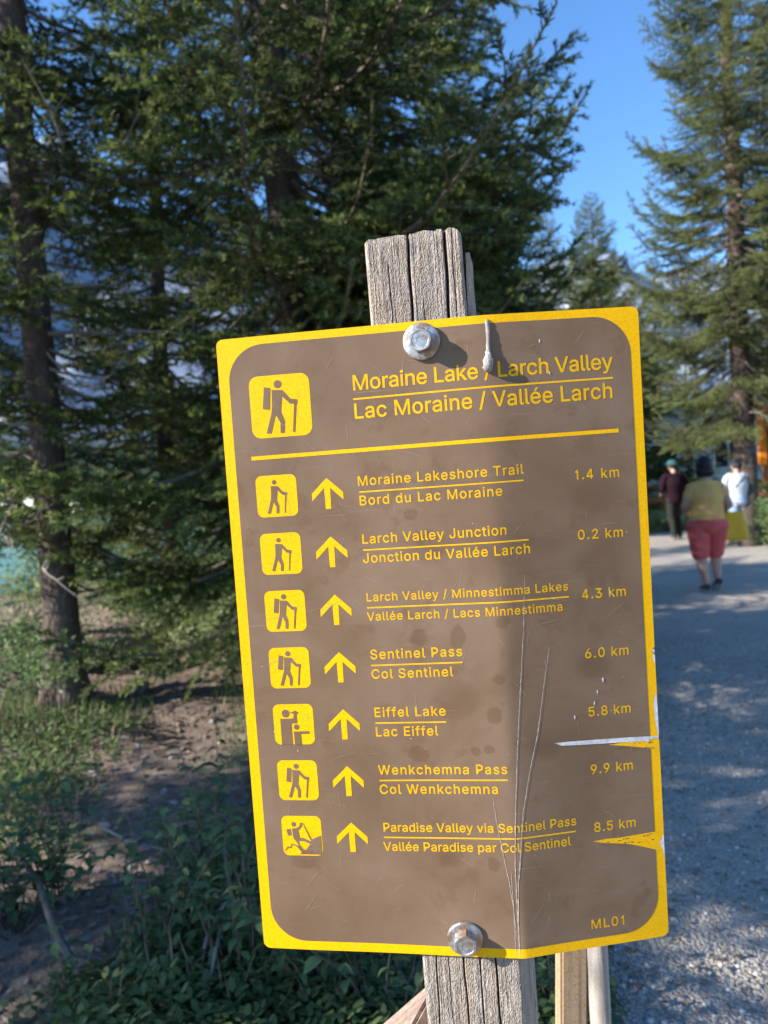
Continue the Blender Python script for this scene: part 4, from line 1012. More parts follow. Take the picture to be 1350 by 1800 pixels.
def fatten(P, d):
    Q = []
    for q in P:
        if not Q or math.hypot(q[0] - Q[-1][0], q[1] - Q[-1][1]) > 7: Q.append(q)
    while len(Q) > 3 and math.hypot(Q[0][0] - Q[-1][0], Q[0][1] - Q[-1][1]) <= 7: Q.pop()
    P = Q
    n = len(P); out = []
    for i in range(n):
        a, b, c = Vector(P[i - 1]), Vector(P[i]), Vector(P[(i + 1) % n])
        e1 = (b - a); e2 = (c - b)
        if e1.length < 1e-6 or e2.length < 1e-6: out.append(P[i]); continue
        e1.normalize(); e2.normalize(); n1 = Vector((-e1.y, e1.x)); n2 = Vector((-e2.y, e2.x)); nn = n1 + n2
        if nn.length < .3: out.append(P[i]); continue
        nn = nn / nn.length; k = 1 / max(.5, nn.dot(n1)); q = b + nn * (d * k); out.append((q.x, q.y))
    return out
def orient(P): return sum(P[i - 1][0] * P[i][1] - P[i][0] * P[i - 1][1] for i in range(len(P)))
FAT = {}
def glyph(ch, d):
    if (ch, d) not in FAT:
        adv, polys = GL[ch]
        # outer outlines grow, holes shrink: outline sense in the font tells which
        big = max(polys, key=lambda P: abs(orient(P))) if polys else None
        s0 = (1 if orient(big) > 0 else -1) if big else 1
        FAT[(ch, d)] = (adv, [fatten(P, -d * s0) for P in polys])
    return FAT[(ch, d)]
def lettering(text, u0, v0, u1, v1, cap, parent=None, fat=7.5):
    k = cap / 509.0
    adv = [GL[c][0] for c in text]
    first = min(p[0] for P in GL[text[0]][1] for p in P)
    last = max(p[0] for P in GL[text[-1]][1] for p in P)
    nat = (sum(adv[:-1]) + last - first) * k
    track = ((u1 - u0) - nat) / (len(text) - 1)
    polys = []; x = u0 - first * k
    for c, a in zip(text, adv):
        for P in GL[c][1]:
            polys.append([(x + p[0] * k, v0 + (v1 - v0) * ((x - u0) / (u1 - u0)) + p[1] * k) for p in P])
        x += a * k + track
    o = print2d('lettering', polys, .00022, M['yellow'], parent or sign)
    V = []; Fc = []
    for P in polys:                                  # stroke the outlines so that the letters get their printed weight
        Q = fatten([(a * 1e5, b * 1e5) for a, b in P], 0)
        o1 = fatten(Q, fat * k * 1e5); o2 = fatten(Q, -fat * k * 1e5); n = len(Q)
        if n < 3 or len(o1) != n or len(o2) != n: continue
        A = conform(np.array(o1) / 1e5, .00027); B = conform(np.array(o2) / 1e5, .00029); b0 = len(V)
        V += A.tolist() + B.tolist()
        for i in range(n):
            j = (i + 1) % n; Fc.append([b0 + i, b0 + j, b0 + n + j, b0 + n + i])
    bm = bmesh.new(); bm.from_mesh(o.data); vs = [bm.verts.new(q) for q in V]
    for f in Fc:
        ff = bm.faces.new([vs[i] for i in f]); ff.normal_update()
        if ff.normal.z < 0: ff.normal_flip()
    bm.to_mesh(o.data); bm.free()
    return o
TXT = [('Moraine Lake / Larch Valley', 0.1291, 0.5419, 0.3691, 0.5447, .0138), ('Lac Moraine / Vallée Larch', 0.1288, 0.5155, 0.3673, 0.5179, .0138),
 ('Moraine Lakeshore Trail', 0.1273, 0.4527, 0.2808, 0.4537, .0088), ('Bord du Lac Moraine', 0.1277, 0.4343, 0.2599, 0.4351, .0088),
 ('Larch Valley Junction', 0.1277, 0.3980, 0.2614, 0.3991, .0088), ('Jonction du Vallée Larch', 0.1271, 0.3798, 0.2822, 0.3803, .0088),
 ('Larch Valley / Minnestimma Lakes', 0.1280, 0.3432, 0.3158, 0.3430, .0078), ('Vallée Larch / Lacs Minnestimma', 0.1271, 0.3248, 0.3093, 0.3244, .0078),
 ('Sentinel Pass', 0.1277, 0.2880, 0.2139, 0.2883, .0088), ('Col Sentinel', 0.1276, 0.2692, 0.2043, 0.2696, .0088),
 ('Eiffel Lake', 0.1279, 0.2321, 0.1949, 0.2325, .0088), ('Lac Eiffel', 0.1279, 0.2133, 0.1868, 0.2137, .0088),
 ('Wenkchemna Pass', 0.1275, 0.1762, 0.2485, 0.1765, .0088), ('Col Wenkchemna', 0.1277, 0.1574, 0.2386, 0.1577, .0088),
 ('Paradise Valley via Sentinel Pass', 0.1287, 0.1205, 0.3108, 0.1207, .0083), ('Vallée Paradise par Col Sentinel', 0.1274, 0.1017, 0.3045, 0.1021, .0083),
 ('1.4 km', 0.3287, 0.4449, 0.3698, 0.4447, .0088), ('0.2 km', 0.3281, 0.3891, 0.3706, 0.3887, .0088), ('4.3 km', 0.3287, 0.3335, 0.3705, 0.3330, .0088),
 ('6.0 km', 0.3286, 0.2776, 0.3701, 0.2773, .0088), ('5.8 km', 0.3287, 0.2223, 0.3692, 0.2221, .0088), ('9.9 km', 0.3279, 0.1670, 0.3685, 0.1671, .0088),
 ('8.5 km', 0.3280, 0.1114, 0.3683, 0.1117, .0088), ('ML01', 0.3201, 0.0183, 0.3518, 0.0182, .0088)]
for a in TXT: lettering(*a, fat=9 if a[5] > .01 else 9.5)
def rule(u0, v0, u1, v1, th):
    n = 40; us = np.linspace(u0, u1, n); vs = np.linspace(v0, v1, n)
    P = np.concatenate([np.stack([us, vs - th / 2], 1), np.stack([us, vs + th / 2], 1)])
    i = np.arange(n - 1); return link('rule', make_mesh('rule', conform(P, .00025), np.stack([i, i + 1, i + 1 + n, i + n], 1), [M['yellow']]), sign)
rule(0.0261, 0.4853, 0.3716, 0.4874, .0036)
for a in [(0.1280, 0.5336, 0.3691, 0.5361), (0.1277, 0.4467, 0.2804, 0.4476), (0.1277, 0.3919, 0.2818, 0.3927), (0.1276, 0.3371, 0.3162, 0.3368), (0.1276, 0.2818, 0.2141, 0.2822), (0.1279, 0.2261, 0.1949, 0.2262), (0.1280, 0.1703, 0.2487, 0.1705), (0.1283, 0.1147, 0.3101, 0.1146)]:
    rule(*a, .0013 if a[1] < .5 else .0016)
def disc(cx, cy, r, n=28): return [(cx + r * math.cos(2 * math.pi * i / n), cy + r * math.sin(2 * math.pi * i / n)) for i in range(n)]
BODY = [(0.371, 0.234), (0.553, 0.249), (0.671, 0.394), (0.788, 0.417), (0.777, 0.496), (0.658, 0.473), (0.539, 0.347), (0.504, 0.592), (0.556, 0.748), (0.539, 0.939), (0.469, 0.933), (0.479, 0.769), (0.411, 0.64), (0.317, 0.935), (0.238, 0.928), (0.35, 0.579), (0.364, 0.443)]
PACK = [(0.248, 0.18), (0.352, 0.198), (0.318, 0.549), (0.204, 0.529)]
STICK = [(0.727, 0.487), (0.761, 0.489), (0.705, 0.934), (0.675, 0.931)]
HIKER = [disc(.481, .15, .066), BODY, PACK, STICK]
WALKER = [disc(.46, .17, .056), [(.02 + a * .94, .03 + b * .95) for a, b in BODY], [(.02 + (a) * .94, .03 + b * .95) for a, b in [(.727, .487), (.755, .489), (.705, .934), (.683, .931)]]]
VIEWER = [disc(.315, .229, .10), disc(.564, .567, .068), [(0.168, 0.358), (0.45, 0.353), (0.499, 0.344), (0.516, 0.234), (0.433, 0.219), (0.435, 0.194), (0.509, 0.187), (0.517, 0.165), (0.581, 0.163), (0.586, 0.189), (0.627, 0.19), (0.625, 0.231), (0.586, 0.236), (0.586, 0.473), (0.442, 0.476), (0.438, 1.0), (0.166, 1.0)],
 [(0.486, 0.676), (0.87, 0.67), (0.866, 0.733), (0.655, 0.737), (0.661, 1.0), (0.492, 1.0)]]
CLIMBER = [disc(.311, .213, .062), [(0.111, 0.341), (0.219, 0.326), (0.241, 0.5), (0.14, 0.5)],
 [(0.252, 0.322), (0.378, 0.303), (0.448, 0.257), (0.472, 0.169), (0.53, 0.169), (0.511, 0.257), (0.412, 0.369), (0.436, 0.547), (0.535, 0.556), (0.703, 0.631), (0.713, 0.687), (0.679, 0.7), (0.549, 0.64), (0.406, 0.631), (0.42, 0.715), (0.508, 0.837), (0.574, 0.852), (0.472, 0.959), (0.415, 0.79), (0.338, 0.64), (0.276, 0.566)]]
ROCK = [(0.724, 0.594), (0.97, 0.481), (0.966, 0.893), (0.948, 0.94), (0.903, 0.963), (0.405, 0.963), (0.445, 0.936), (0.514, 0.893), (0.574, 0.852), (0.678, 0.725)]
POLE = [(0.53, 0.172), (0.548, 0.182), (0.735, 0.594), (0.701, 0.603)]
RIDGE = [(0.025, 0.903), (0.037, 0.865), (0.12, 0.762), (0.172, 0.787), (0.22, 0.691), (0.351, 0.738), (0.415, 0.79), (0.473, 0.94), (0.43, 0.865), (0.349, 0.772), (0.228, 0.725), (0.184, 0.818), (0.128, 0.794)]
def pictogram(u, v, s, shapes, extra=()):
    """u, v = lower left corner of a square of side s"""
    r = s * .15; P = []
    for cx, cy, a0 in ((s - r, r, -90), (s - r, s - r, 0), (r, s - r, 90), (r, r, 180)):
        P += [(u + cx + r * math.cos(R(a0 + k * 10)), v + cy + r * math.sin(R(a0 + k * 10))) for k in range(10)]
    pg = print2d('pictogram', [P], .00025, M['yellow'], sign)
    for i, sh in enumerate(list(shapes) + list(extra)):
        print2d('figure', [[(u + a * s, v + (1 - b) * s) for a, b in sh]], .00036 + .00007 * i, M['brown'], pg)
pictogram(.0290, .5038, .0585, HIKER)
for k, sh in enumerate([WALKER, WALKER, HIKER, HIKER, VIEWER, HIKER, CLIMBER]):
    vv = .4284 - .0555 * k
    pictogram(.0283 - .0001 * k, vv, .0397, sh, (ROCK, POLE, RIDGE) if k == 6 else ())
    cu, cv = .0973, .4328 - .0555 * k
    H_ = .0293
    ar = [(0, H_), (.0150, H_ - .0140), (.0150, H_ - .0212), (.00285, H_ - .0093), (.0026, 0), (-.0026, 0), (-.00285, H_ - .0093), (-.0150, H_ - .0212), (-.0150, H_ - .0140)]
    print2d('arrow', [[(cu + a, cv + b) for a, b in ar]], .00025, M['yellow'], sign)
# damage: bare metal scrape, torn film wedges, scuffs
def patch(name, poly, off, mat): return print2d(name, [poly], off, mat, sign, cut=.01)
patch('torn_film', [(0.3462, 0.1934), (0.3628, 0.1938), (0.3868, 0.1940), (0.3953, 0.1943), (0.3953, 0.1839), (0.3864, 0.1855), (0.3682, 0.1892), (0.3560, .1915)], .00026, M['yellow'])
patch('torn_film', [(0.3257, 0.1026), (0.3400, 0.1034), (0.3524, 0.1028), (0.3862, 0.1040), (0.3953, 0.0992), (0.3952, 0.0842), (0.3865, 0.0866), (0.3632, 0.0948), (0.3500, .0975), (0.3355, 0.0999)], .00026, M['yellow'])
patch('scrape', [(0.2947, 0.2008), (0.3010, 0.1976), (0.3200, 0.1962), (0.3823, 0.1930), (0.3850, 0.1915), (0.3864, 0.1946), (0.3947, 0.1944), (0.3949, 0.1966), (0.3631, 0.1985), (0.3082, 0.2006)], .0004, M['alu'])
for P in ([(0.3923, 0.2791), (0.3974, 0.2803), (0.3950, 0.2775), (0.3972, 0.2765), (.3945, .2768)], [(0.3926, 0.2736), (0.3955, 0.2752), (0.3955, 0.2656)], [(0.3945, 0.2395), (0.3916, 0.2289), (0.3922, 0.2151), (0.3940, 0.1983), (0.3955, 0.1983), (0.3955, 0.2258)], [(0.3905, 0.0933), (0.3930, 0.0950), (0.3944, 0.0999), (0.3955, .0990), (0.3955, 0.0747), (.3940, .0850)]):
    patch('scuff', [(min(a, .3954), b) for a, b in P], .00042, M['alu'])
V = []; Fc = []; rs = random.Random(77)          # slivers of brown film left standing on the torn wedges
for (u0, u1, vc, hh) in ((.350, .394, .1895, .0035), (.330, .394, .0985, .0045)):
    for i in range(26):
        u = rs.uniform(u0, u1); k_ = (u - u0) / (u1 - u0); v = vc + rs.choice((-1, 1)) * hh * (.25 + k_) * rs.uniform(.3, 1.05); l = rs.uniform(.0008, .005); h_ = rs.uniform(.00015, .0006)
        b0 = len(V); V += conform(np.array([(u, v), (min(u + l * .5, .3945), v - h_), (min(u + l, .395), v), (min(u + l * .4, .3945), v + h_)]), .00034).tolist(); Fc.append([b0, b0 + 1, b0 + 2, b0 + 3])
o = link('film_slivers', make_mesh('film_slivers', V, Fc, [M['brown']]), sign); tag(o, kind='stuff')
def ribbon(pts, wd, off, seed=0, V=None, Fc=None, amp=.0004):
    rs = random.Random(seed); out = []
    for (a, b) in zip(pts[:-1], pts[1:]):
        n = max(2, int(math.hypot(b[0] - a[0], b[1] - a[1]) / .003))
        for i in range(n): out.append((a[0] + (b[0] - a[0]) * i / n + rs.uniform(-amp, amp) * .5, a[1] + (b[1] - a[1]) * i / n))
    out.append(pts[-1]); n = len(out)
    P = []
    for i, q in enumerate(out):
        a = out[max(0, i - 1)]; b = out[min(n - 1, i + 1)]; dx, dy = b[0] - a[0], b[1] - a[1]; l = math.hypot(dx, dy) + 1e-9
        wv = wd * rs.uniform(.5, 1.2) * (math.sin(math.pi * (i + .5) / n) ** .4)
        P.append((q[0] - dy / l * wv / 2, q[1] + dx / l * wv / 2)); P.append((q[0] + dy / l * wv / 2, q[1] - dx / l * wv / 2))
    b0 = len(V); V.extend(conform(np.array(P), off).tolist())
    for i in range(n - 1): Fc.append([b0 + 2 * i, b0 + 2 * i + 1, b0 + 2 * i + 3, b0 + 2 * i + 2])
CR = [[(0.2758, 0.3608), (0.2719, 0.3134), (0.2660, 0.2607), (0.2589, 0.1972), (0.2540, 0.1439), (0.2502, 0.0899), (0.2497, 0.0464), (0.2490, 0.0015)],
 [(0.2947, 0.2916), (0.2870, 0.2533), (0.2791, 0.2112), (0.2688, 0.1747), (0.2606, 0.1379), (0.2561, 0.1005), (0.2520, 0.0682), (0.2501, 0.0355), (0.2497, 0.0027)],
 [(0.2337, 0.1549), (0.2355, 0.1332), (0.2398, 0.1007), (0.2440, 0.0736), (0.2465, 0.0464), (0.2475, 0.0191)], [(0.2462, 0.0845), (0.2465, 0.0464), (0.2460, 0.0026)]]
for i, (c_, wd) in enumerate(zip(CR, (.0008, .0010, .0005, .0005))):
    V = []; Fc = []; ribbon(c_, wd, .0005, i, V, Fc); link('crease_scratch', make_mesh('crease_scratch', V, Fc, [M['scratch']]), sign)
V = []; Fc = []; rs = random.Random(9)
for i in range(130):
    u = rs.uniform(.02, .375); v = rs.uniform(.015, .585); a = rs.choice([rs.gauss(-.5, .3), rs.gauss(.7, .3), rs.gauss(1.5, .25)]); l = rs.uniform(.003, .035) ** 1.0 * rs.uniform(.3, 1)
    pts = [(u, v)]
    for k in range(3):
        a += rs.uniform(-.2, .2); pts.append((pts[-1][0] + math.cos(a) * l / 3, pts[-1][1] + math.sin(a) * l / 3))
    if not (.014 < pts[-1][0] < .38 and .012 < pts[-1][1] < .588): continue
    ribbon(pts, rs.uniform(.0002, .0004), .00045, i, V, Fc, .0002)
o = link('fine_scratches', make_mesh('fine_scratches', V, Fc, [M['scratch_faint']]), sign); tag(o, kind='stuff')
V = []; Fc = []
for i in range(12):
    u = rs.uniform(.02, .385); v = rs.uniform(.02, .585); r_ = rs.uniform(.0003, .0006)
    b0 = len(V); V += conform(np.array([(u + r_ * rs.uniform(.5, 1.2) * math.cos(k), v + 1.4 * r_ * rs.uniform(.5, 1.2) * math.sin(k)) for k in range(6)]), .0005).tolist(); Fc.append(list(range(b0, b0 + 6)))
for (u, v, r_) in [(.3554, .3379, .0012), (.3438, .2560, .0016), (.3380, .2450, .0013), (.3345, .2345, .0013), (.3150, .2232, .0014), (.3024, .5737, .0012), (.3100, .5440, .001)]:
    b0 = len(V); V += conform(np.array([(u + r_ * .5 * math.cos(k), v + 1.5 * r_ * math.sin(k)) for k in range(6)]), .0005).tolist(); Fc.append(list(range(b0, b0 + 6)))
o = link('paint_chips', make_mesh('paint_chips', V, Fc, [M['alu']]), sign); tag(o, kind='stuff')
# dried grey streak stuck on the face, hanging from the top border
mb = MB(); st = []
for i in range(25):
    t = i / 24; u = .2556 - .0012 * t + .0006 * math.sin(t * 5); v = .5960 - .0480 * t
    w_ = .0019 + .0014 * t ** 3 + (.0024 * math.exp(-((t - .84) / .13) ** 2)); hgt = .0008 + .0018 * t + (.0026 * math.exp(-((t - .84) / .13) ** 2))
    if i == 24: w_ *= .4; hgt *= .4
    if i == 0: w_ *= .8; hgt *= .3
    st.append((Vector((u, v, float(bend(u, v)) + .0005 + hgt * .5)), (w_, hgt)))
mb.tube([q[0] for q in st], [q[1] for q in st], 12, ref=(0, 0, 1), noise=.22, rng=random.Random(3))
M['streak'] = wood_mat('dried_grey_crust', [(0.12, 0.10, 0.095), (0.34, 0.32, 0.315), (0.55, 0.53, 0.52), (0.26, 0.20, 0.16), (0.40, 0.38, 0.375)], (1, .2, 1), .6, .0008, .85, 1.5)
mb.build('dried_streak', M['streak'], sign, True)

def hex_bolt(u, v, wr, hr, hh, lift, seed, tilt=(0, 0)):
    b = empty('bolt'); b.parent = sign; z0 = float(bend(u, v)) + lift
    b.location = (u, v, z0); b.rotation_euler = (tilt[0], tilt[1], .2 * seed)
    mb = MB()                                       # domed washer
    prof = [(.0045, .0030), (wr * .62, .0029), (wr * .93, .0024), (wr * .99, .0018), (wr, .0008), (wr, -.0006), (wr * .9, -.0010)]
    n = 48; V = []; Fc = []
    for (r_, z_) in prof: V += [(r_ * math.cos(2 * math.pi * k / n) * (1 + .012 * math.sin(3 * 6.283 * k / n + seed)), r_ * math.sin(2 * math.pi * k / n), z_) for k in range(n)]
    for i in range(len(prof) - 1): Fc += [(i * n + k, (i + 1) * n + k, (i + 1) * n + (k + 1) % n, i * n + (k + 1) % n) for k in range(n)]
    mb.add(V, Fc); o = mb.build('washer', M['zinc'], b, True)
    mb = MB(); rc = hr / math.cos(math.pi / 6)      # hexagonal head, chamfered
    V = []; lv = [(.003, 1.0, 0), (.003 + hh * .78, 1.0, 0), (.003 + hh, .86, 1)]
    m6 = 48
    def hexr(a): 
        a = a % (math.pi / 3) - math.pi / 6; return hr / math.cos(a)
    rings = [(.0028, 1.0, 99), (.003 + hh * .86, 1.0, 99), (.003 + hh * .94, 1.0, hr * 1.09), (.003 + hh, .99, hr * 1.02), (.003 + hh, .8, hr * .84), (.003 + hh - .0004, .76, hr * .79), (.003 + hh - .0004, .01, hr * .01)]
    for (z_, k_, lim) in rings: V += [(min(hexr(2 * math.pi * j / m6) * k_, lim) * math.cos(2 * math.pi * j / m6), min(hexr(2 * math.pi * j / m6) * k_, lim) * math.sin(2 * math.pi * j / m6), z_) for j in range(m6)]
    Fc = []
    for i in range(len(rings) - 1): Fc += [(i * m6 + j, i * m6 + (j + 1) % m6, (i + 1) * m6 + (j + 1) % m6, (i + 1) * m6 + j) for j in range(m6)]
    mb.add(V, Fc); mb.build('head', M['zinc'], b)
    mb = MB()                                       # raised grade marks on the head
    for j in range(4):
        a = j * .9 + seed; mb.box((.0035 * math.cos(a), .0035 * math.sin(a), .003 + hh - .0004), (.0008, .003, .0006), Matrix.Rotation(a + .4, 3, 'Z'))
    mb.build('head_mark', M['zinc'], b)
    mb = MB(); mb.tube([(0, 0, -.05), (0, 0, .004)], .0045, 12); mb.build('shank', M['zinc'], b)
hex_bolt(.1950, .5808, .0172, .0096, .0088, .0014, 1, (-.03, -.10))
hex_bolt(.1995, .0190, .0170, .0100, .0088, .0014, 2, (.06, -.06))

# ------------------------------------------------------------------ weathered post
def lerp(a, b, t): return a + (b - a) * t
TOPU = [.1483, .1523, .1590, .1602, .1785, .1858, .1888, .1950, .2035, .2140, .2160, .2200, .2216, .2226, .2265, .2320, .2372]
TOPV = [.6770, .6800, .6792, .6800, .6812, .6805, .6808, .6812, .6832, .6813, .6830, .6824, .6805, .6800, .6833, .6822, .6775]
def post_edge(v):
    t = (.68 - v) / .68; return lerp(.1483, .1573, min(t, 1.12)), lerp(.2372, .2500, min(t, 1.08))
def cracks(u, v):
    t = (.68 - v) / .68
    d = 0
    rs_ = math.sin
    for (c0, c1, w0, w1, dep, va, vb) in [(.1878, .1977, .0009, .0005, .014, -1, .7), (.2221, .2279, .0010, .0006, .016, -1, .7), (.1690, .1704, .0003, .0005, .006, -1, .655), (.1985, .2110, .0003, .0004, .004, -.2, .62), (.2100, .2130, .0003, .0004, .004, -1, .2), (.1800, .1830, .0003, .0003, .003, -1, .1), (.2285, .2400, .0003, .0003, .004, .5, .69)]:
        if not va < v < vb: continue
        c = c0 + (c1 - c0) * t + .0007 * rs_(v * 31 + c0 * 900) + .0004 * rs_(v * 95 + c0 * 300); w_ = lerp(w0, w1, min(1, t))
        d += dep * math.exp(-((u - c) / w_) ** 2)
    return d
rs = random.Random(12)
NF = 190; NS = 26
rows = np.concatenate([np.linspace(-.98, -.16, 24)[:-1], np.linspace(-.16, .03, 110)[:-1], np.linspace(.03, .56, 16)[:-1], np.linspace(.56, .684, 90)])
tR = (rows + .98) / (.684 + .98)
ph = [(rs.uniform(0, 6.28), rs.uniform(.6, 1.3)) for _ in range(14)]
def ridge(u, v):
    s = 0
    for k, (p_, a_) in enumerate(ph): s += a_ * math.sin(u * (900 + 330 * k) + p_ + 2.2 * math.sin(v * (7 + k) + p_)) / (2 + k * .35)
    return s * .00013
V = []; ring_n = NF + 3 * NS
hv = np.random.RandomState(4).uniform(-1, 1, (len(rows), ring_n)) * .0003
for i, t in enumerate(tR):
    for j in range(ring_n):
        if j < NF:
            f = j / (NF - 1); vt = float(np.interp(.1483 + f * (.2372 - .1483), TOPU, TOPV)) - .0 
        elif j < NF + NS: vt = .6770 if (j - NF) < 3 else lerp(.6600, .648, (j - NF) / NS)
        elif j < NF + 2 * NS: vt = lerp(.648, .668, (j - NF - NS) / NS)
        else: vt = lerp(.668, .677, (j - NF - 2 * NS) / NS)
        v = -.98 + (vt + .98) * t
        uL, uR = post_edge(v); sl_ = lerp(.113, .071, max(0, v) / .6)
        flare = .013 + .009 * (1 - max(0, v) / .6)
        if j < NF:
            u = lerp(uL, uR, f); rc_ = .0018; e = min(f, 1 - f) * (uR - uL); cr = (rc_ * (1 - min(1, e / .003)) ** 2) * 1.5
            n_ = sl_ * u - .0035 - cr - cracks(u, v) + ridge(u, v) + hv[i, j]
            if v > .672: n_ -= (v - .672) * .25
        else:
            nfR = sl_ * uR - .0065; nfL = sl_ * uL - .0065
            if j < NF + NS:
                q = (j - NF + 1) / NS; u = uR + flare * q - .0035 * (math.exp(-((q - .22) / .05) ** 2)) + ridge(q * .2, v) * 2; n_ = nfR - .088 * q
            elif j < NF + 2 * NS:
                q = (j - NF - NS + 1) / NS; u = lerp(uR + flare, uL + .002, q); n_ = lerp(nfR, nfL, q) - .088
            else:
                q = (j - NF - 2 * NS + 1) / (NS + 1); u = lerp(uL + .002, uL, q) + ridge(q * .2, v) * 2; n_ = nfL - .088 * (1 - q)
        V.append((u, v, n_))
Fc = []
for i in range(len(tR) - 1):
    for j in range(ring_n):
        j2 = (j + 1) % ring_n; Fc.append([i * ring_n + j, i * ring_n + j2, (i + 1) * ring_n + j2, (i + 1) * ring_n + j])
c0 = len(V); V.append((.195, .672, -.035)); q = (len(tR) - 1) * ring_n
for j in range(ring_n): Fc.append([q + j, q + (j + 1) % ring_n, c0])
post = link('sign_post', make_mesh('sign_post', V, Fc, [M['grey_wood']], smooth=False)); post.matrix_world = SM
tag(post, 'weathered grey split square wood post carrying the trail sign', 'post')
# split-off slab on the right side of the post head
rs = random.Random(31); V = []; K = 26; prof = [(0, 0), (.35, .0), (.8, -.002), (1, -.010), (1, -.045), (.85, -.056), (.2, -.056), (0, -.05)]
for i in range(K):
    t = i / (K - 1); v = lerp(.40, .6600, t); uL, uR = post_edge(v); wd = lerp(.0105, .0066, t ** 2) * (1 if i < K - 1 else .75)
    nf = lerp(.113, .071, v / .6) * uR - .0095
    for j, (a, b) in enumerate(prof):
        V.append((uR + .0012 + .0022 * math.exp(-((v - .655) / .02) ** 2) + a * wd + rs.uniform(-.0003, .0003), v - (.004 * (j in (3, 4)) if i == K - 1 else 0) + rs.uniform(-.0003, .0003), nf + b + rs.uniform(-.0004, .0004)))
Fc = [(i * 8 + j, i * 8 + (j + 1) % 8, (i + 1) * 8 + (j + 1) % 8, (i + 1) * 8 + j) for i in range(K - 1) for j in range(8)] + [tuple((K - 1) * 8 + j for j in range(8))]
link('split_slab', make_mesh('split_slab', V, Fc, [M['grey_wood']]), post)
# brace against the post, bottom left
a = at(745, 1745, .80); b = at(560, 1905, .86)
d_ = (b - a).normalized(); zz = Vector((0, 0, 1)); sd = d_.cross(zz).normalized(); upn = sd.cross(d_)
mb = MB(); Lb = 1.1
mb.box((Lb / 2, 0, 0), (Lb, .085, .045), None, 0, .004)
o = mb.build('timber_brace', M['log']); o.matrix_world = Matrix.Translation(a - upn * .028) @ Matrix((d_, sd, upn)).transposed().to_4x4() @ Matrix.Translation((.0, 0, 0))
tag(o, 'reddish weathered timber leaning against the foot of the wood post', 'timber')
# new pine board and old pole behind the sign
def upright(name, pts_px, depth, wid, thick, mat, label, cat, rz=0.0, round_=False, top_v=1500):
    (xa, ya), (xb, yb) = pts_px
    a = at(xa, ya, depth); b = at(xb, yb, depth * 1.0); ax = (a - b).normalized()
    top = a + ax * .12; k = (b.z - 0) / -ax.z if False else b.z / ax.z; bot = b - ax * (k + .08)
    sx = Vector((math.cos(rz), math.sin(rz), 0)); sx = (sx - ax * sx.dot(ax)).normalized(); sy = ax.cross(sx)
    L = (top - bot).length; mb = MB()
    if round_:
        n = 20; r_ = random.Random(5)
        mb.tube([(0, 0, L * i / n) for i in range(n + 1)], [(wid / 2 * r_.uniform(.95, 1.04), thick / 2 * r_.uniform(.95, 1.04)) for _ in range(n + 1)], 18, ref=(0, 1, 0))
    else: mb.box((0, 0, L / 2), (wid, thick, L), None, 0, .003)
    o = mb.build(name, mat, None, round_); o.matrix_world = Matrix.Translation(bot) @ Matrix((sx, sy, ax)).transposed().to_4x4()
    return tag(o, label, cat)
upright('pine_board', [(1004, 1680), (1004, 1800)], 1.02, .038, .026, M['pine'], 'new yellow pine board standing behind the lower right of the sign', 'board', .12)
upright('wooden_pole', [(1050, 1665), (1056, 1800)], 1.10, .030, .034, M['grey_wood_z'], 'grey weathered pole right of the new pine board', 'pole', 0, True)
# ------------------------------------------------------------------ fence, building, orange post beyond the path
def rail_fence(label, x0, y0, x1, y1, n, heights, rad, name='rail_fence'):
    root = empty(name, (x0, y0, gzs(x0, y0))); tag(root, label, 'fence')
    z00 = gzs(x0, y0); rr = random.Random(int(x0 * 10))
    P = [(x0 + (x1 - x0) * i / n, y0 + (y1 - y0) * i / n) for i in range(n + 1)]
    for (a, b) in P:
        mb = MB(); z = gzs(a, b) - z00; mb.tube([(a - x0, b - y0, z - .15), (a - x0, b - y0, z + max(heights) + .16)], rad * 1.25, 12, noise=.04, rng=rr); mb.build('fence_post', M['rail'], root, True)
    for i in range(n):
        for h in heights:
            a, b = P[i], P[i + 1]; mb = MB()
            za = gzs(*a) - z00 + h; zb = gzs(*b) - z00 + h
            pts = [(lerp(a[0], b[0], q / 5) - x0, lerp(a[1], b[1], q / 5) - y0 - rad * 1.0, lerp(za, zb, q / 5) + rr.uniform(-.02, .02)) for q in range(6)]
            mb.tube(pts, [rad * rr.uniform(.85, 1.1) for _ in range(6)], 10, noise=.05, rng=rr); mb.build('rail', M['rail'], root, True)
    return root
a = gp(1085, 19.4); b = gp(1420, 18.9)
rail_fence('red brown log rail fence along the far side of the path', a[0], a[1], b[0], b[1], 4, (.38, .80), .055)
a = gp(1120, 22.6); b = gp(1400, 21.6)
rail_fence('farther red brown rail fence in front of the white building', a[0], a[1], b[0], b[1], 4, (.50, .98), .055)
a = gp(1322, 15.4); b = gp(1470, 14.4)
rail_fence('nearer rail fence with orange brown rails at the right edge', a[0], a[1], b[0], b[1], 2, (.55, .92), .05)

# orange frame of a notice stand, two posts and a crosspiece, close to the right edge
px0 = gp(1343, 15.2)
root = empty('notice_stand', (px0[0], px0[1], gzs(*px0))); tag(root, 'orange painted wooden notice stand at the right edge', 'notice stand')
for dx_ in (0, 1.0):
    mb = MB(); mb.box((dx_ + (.09 if dx_ == 0 else -.09), .06, 1.35), (.10, .10, 2.8), None, 0, .01); mb.build('stand_post', M['rail'], root)
    mb = MB(); mb.box((dx_, -.02, 2.13), (.16, .06, 1.22), None, 0, .008); mb.build('board_frame', M['orange'], root)
mb = MB(); mb.box((.5, -.02, 2.66), (.84, .06, .16), None, 0, .01); mb.build('crosspiece', M['orange'], root)
mb = MB(); mb.box((.5, -.0, 2.06), (.84, .04, 1.02), None, 0, .01); mb.build('notice_board', M['rail'], root)

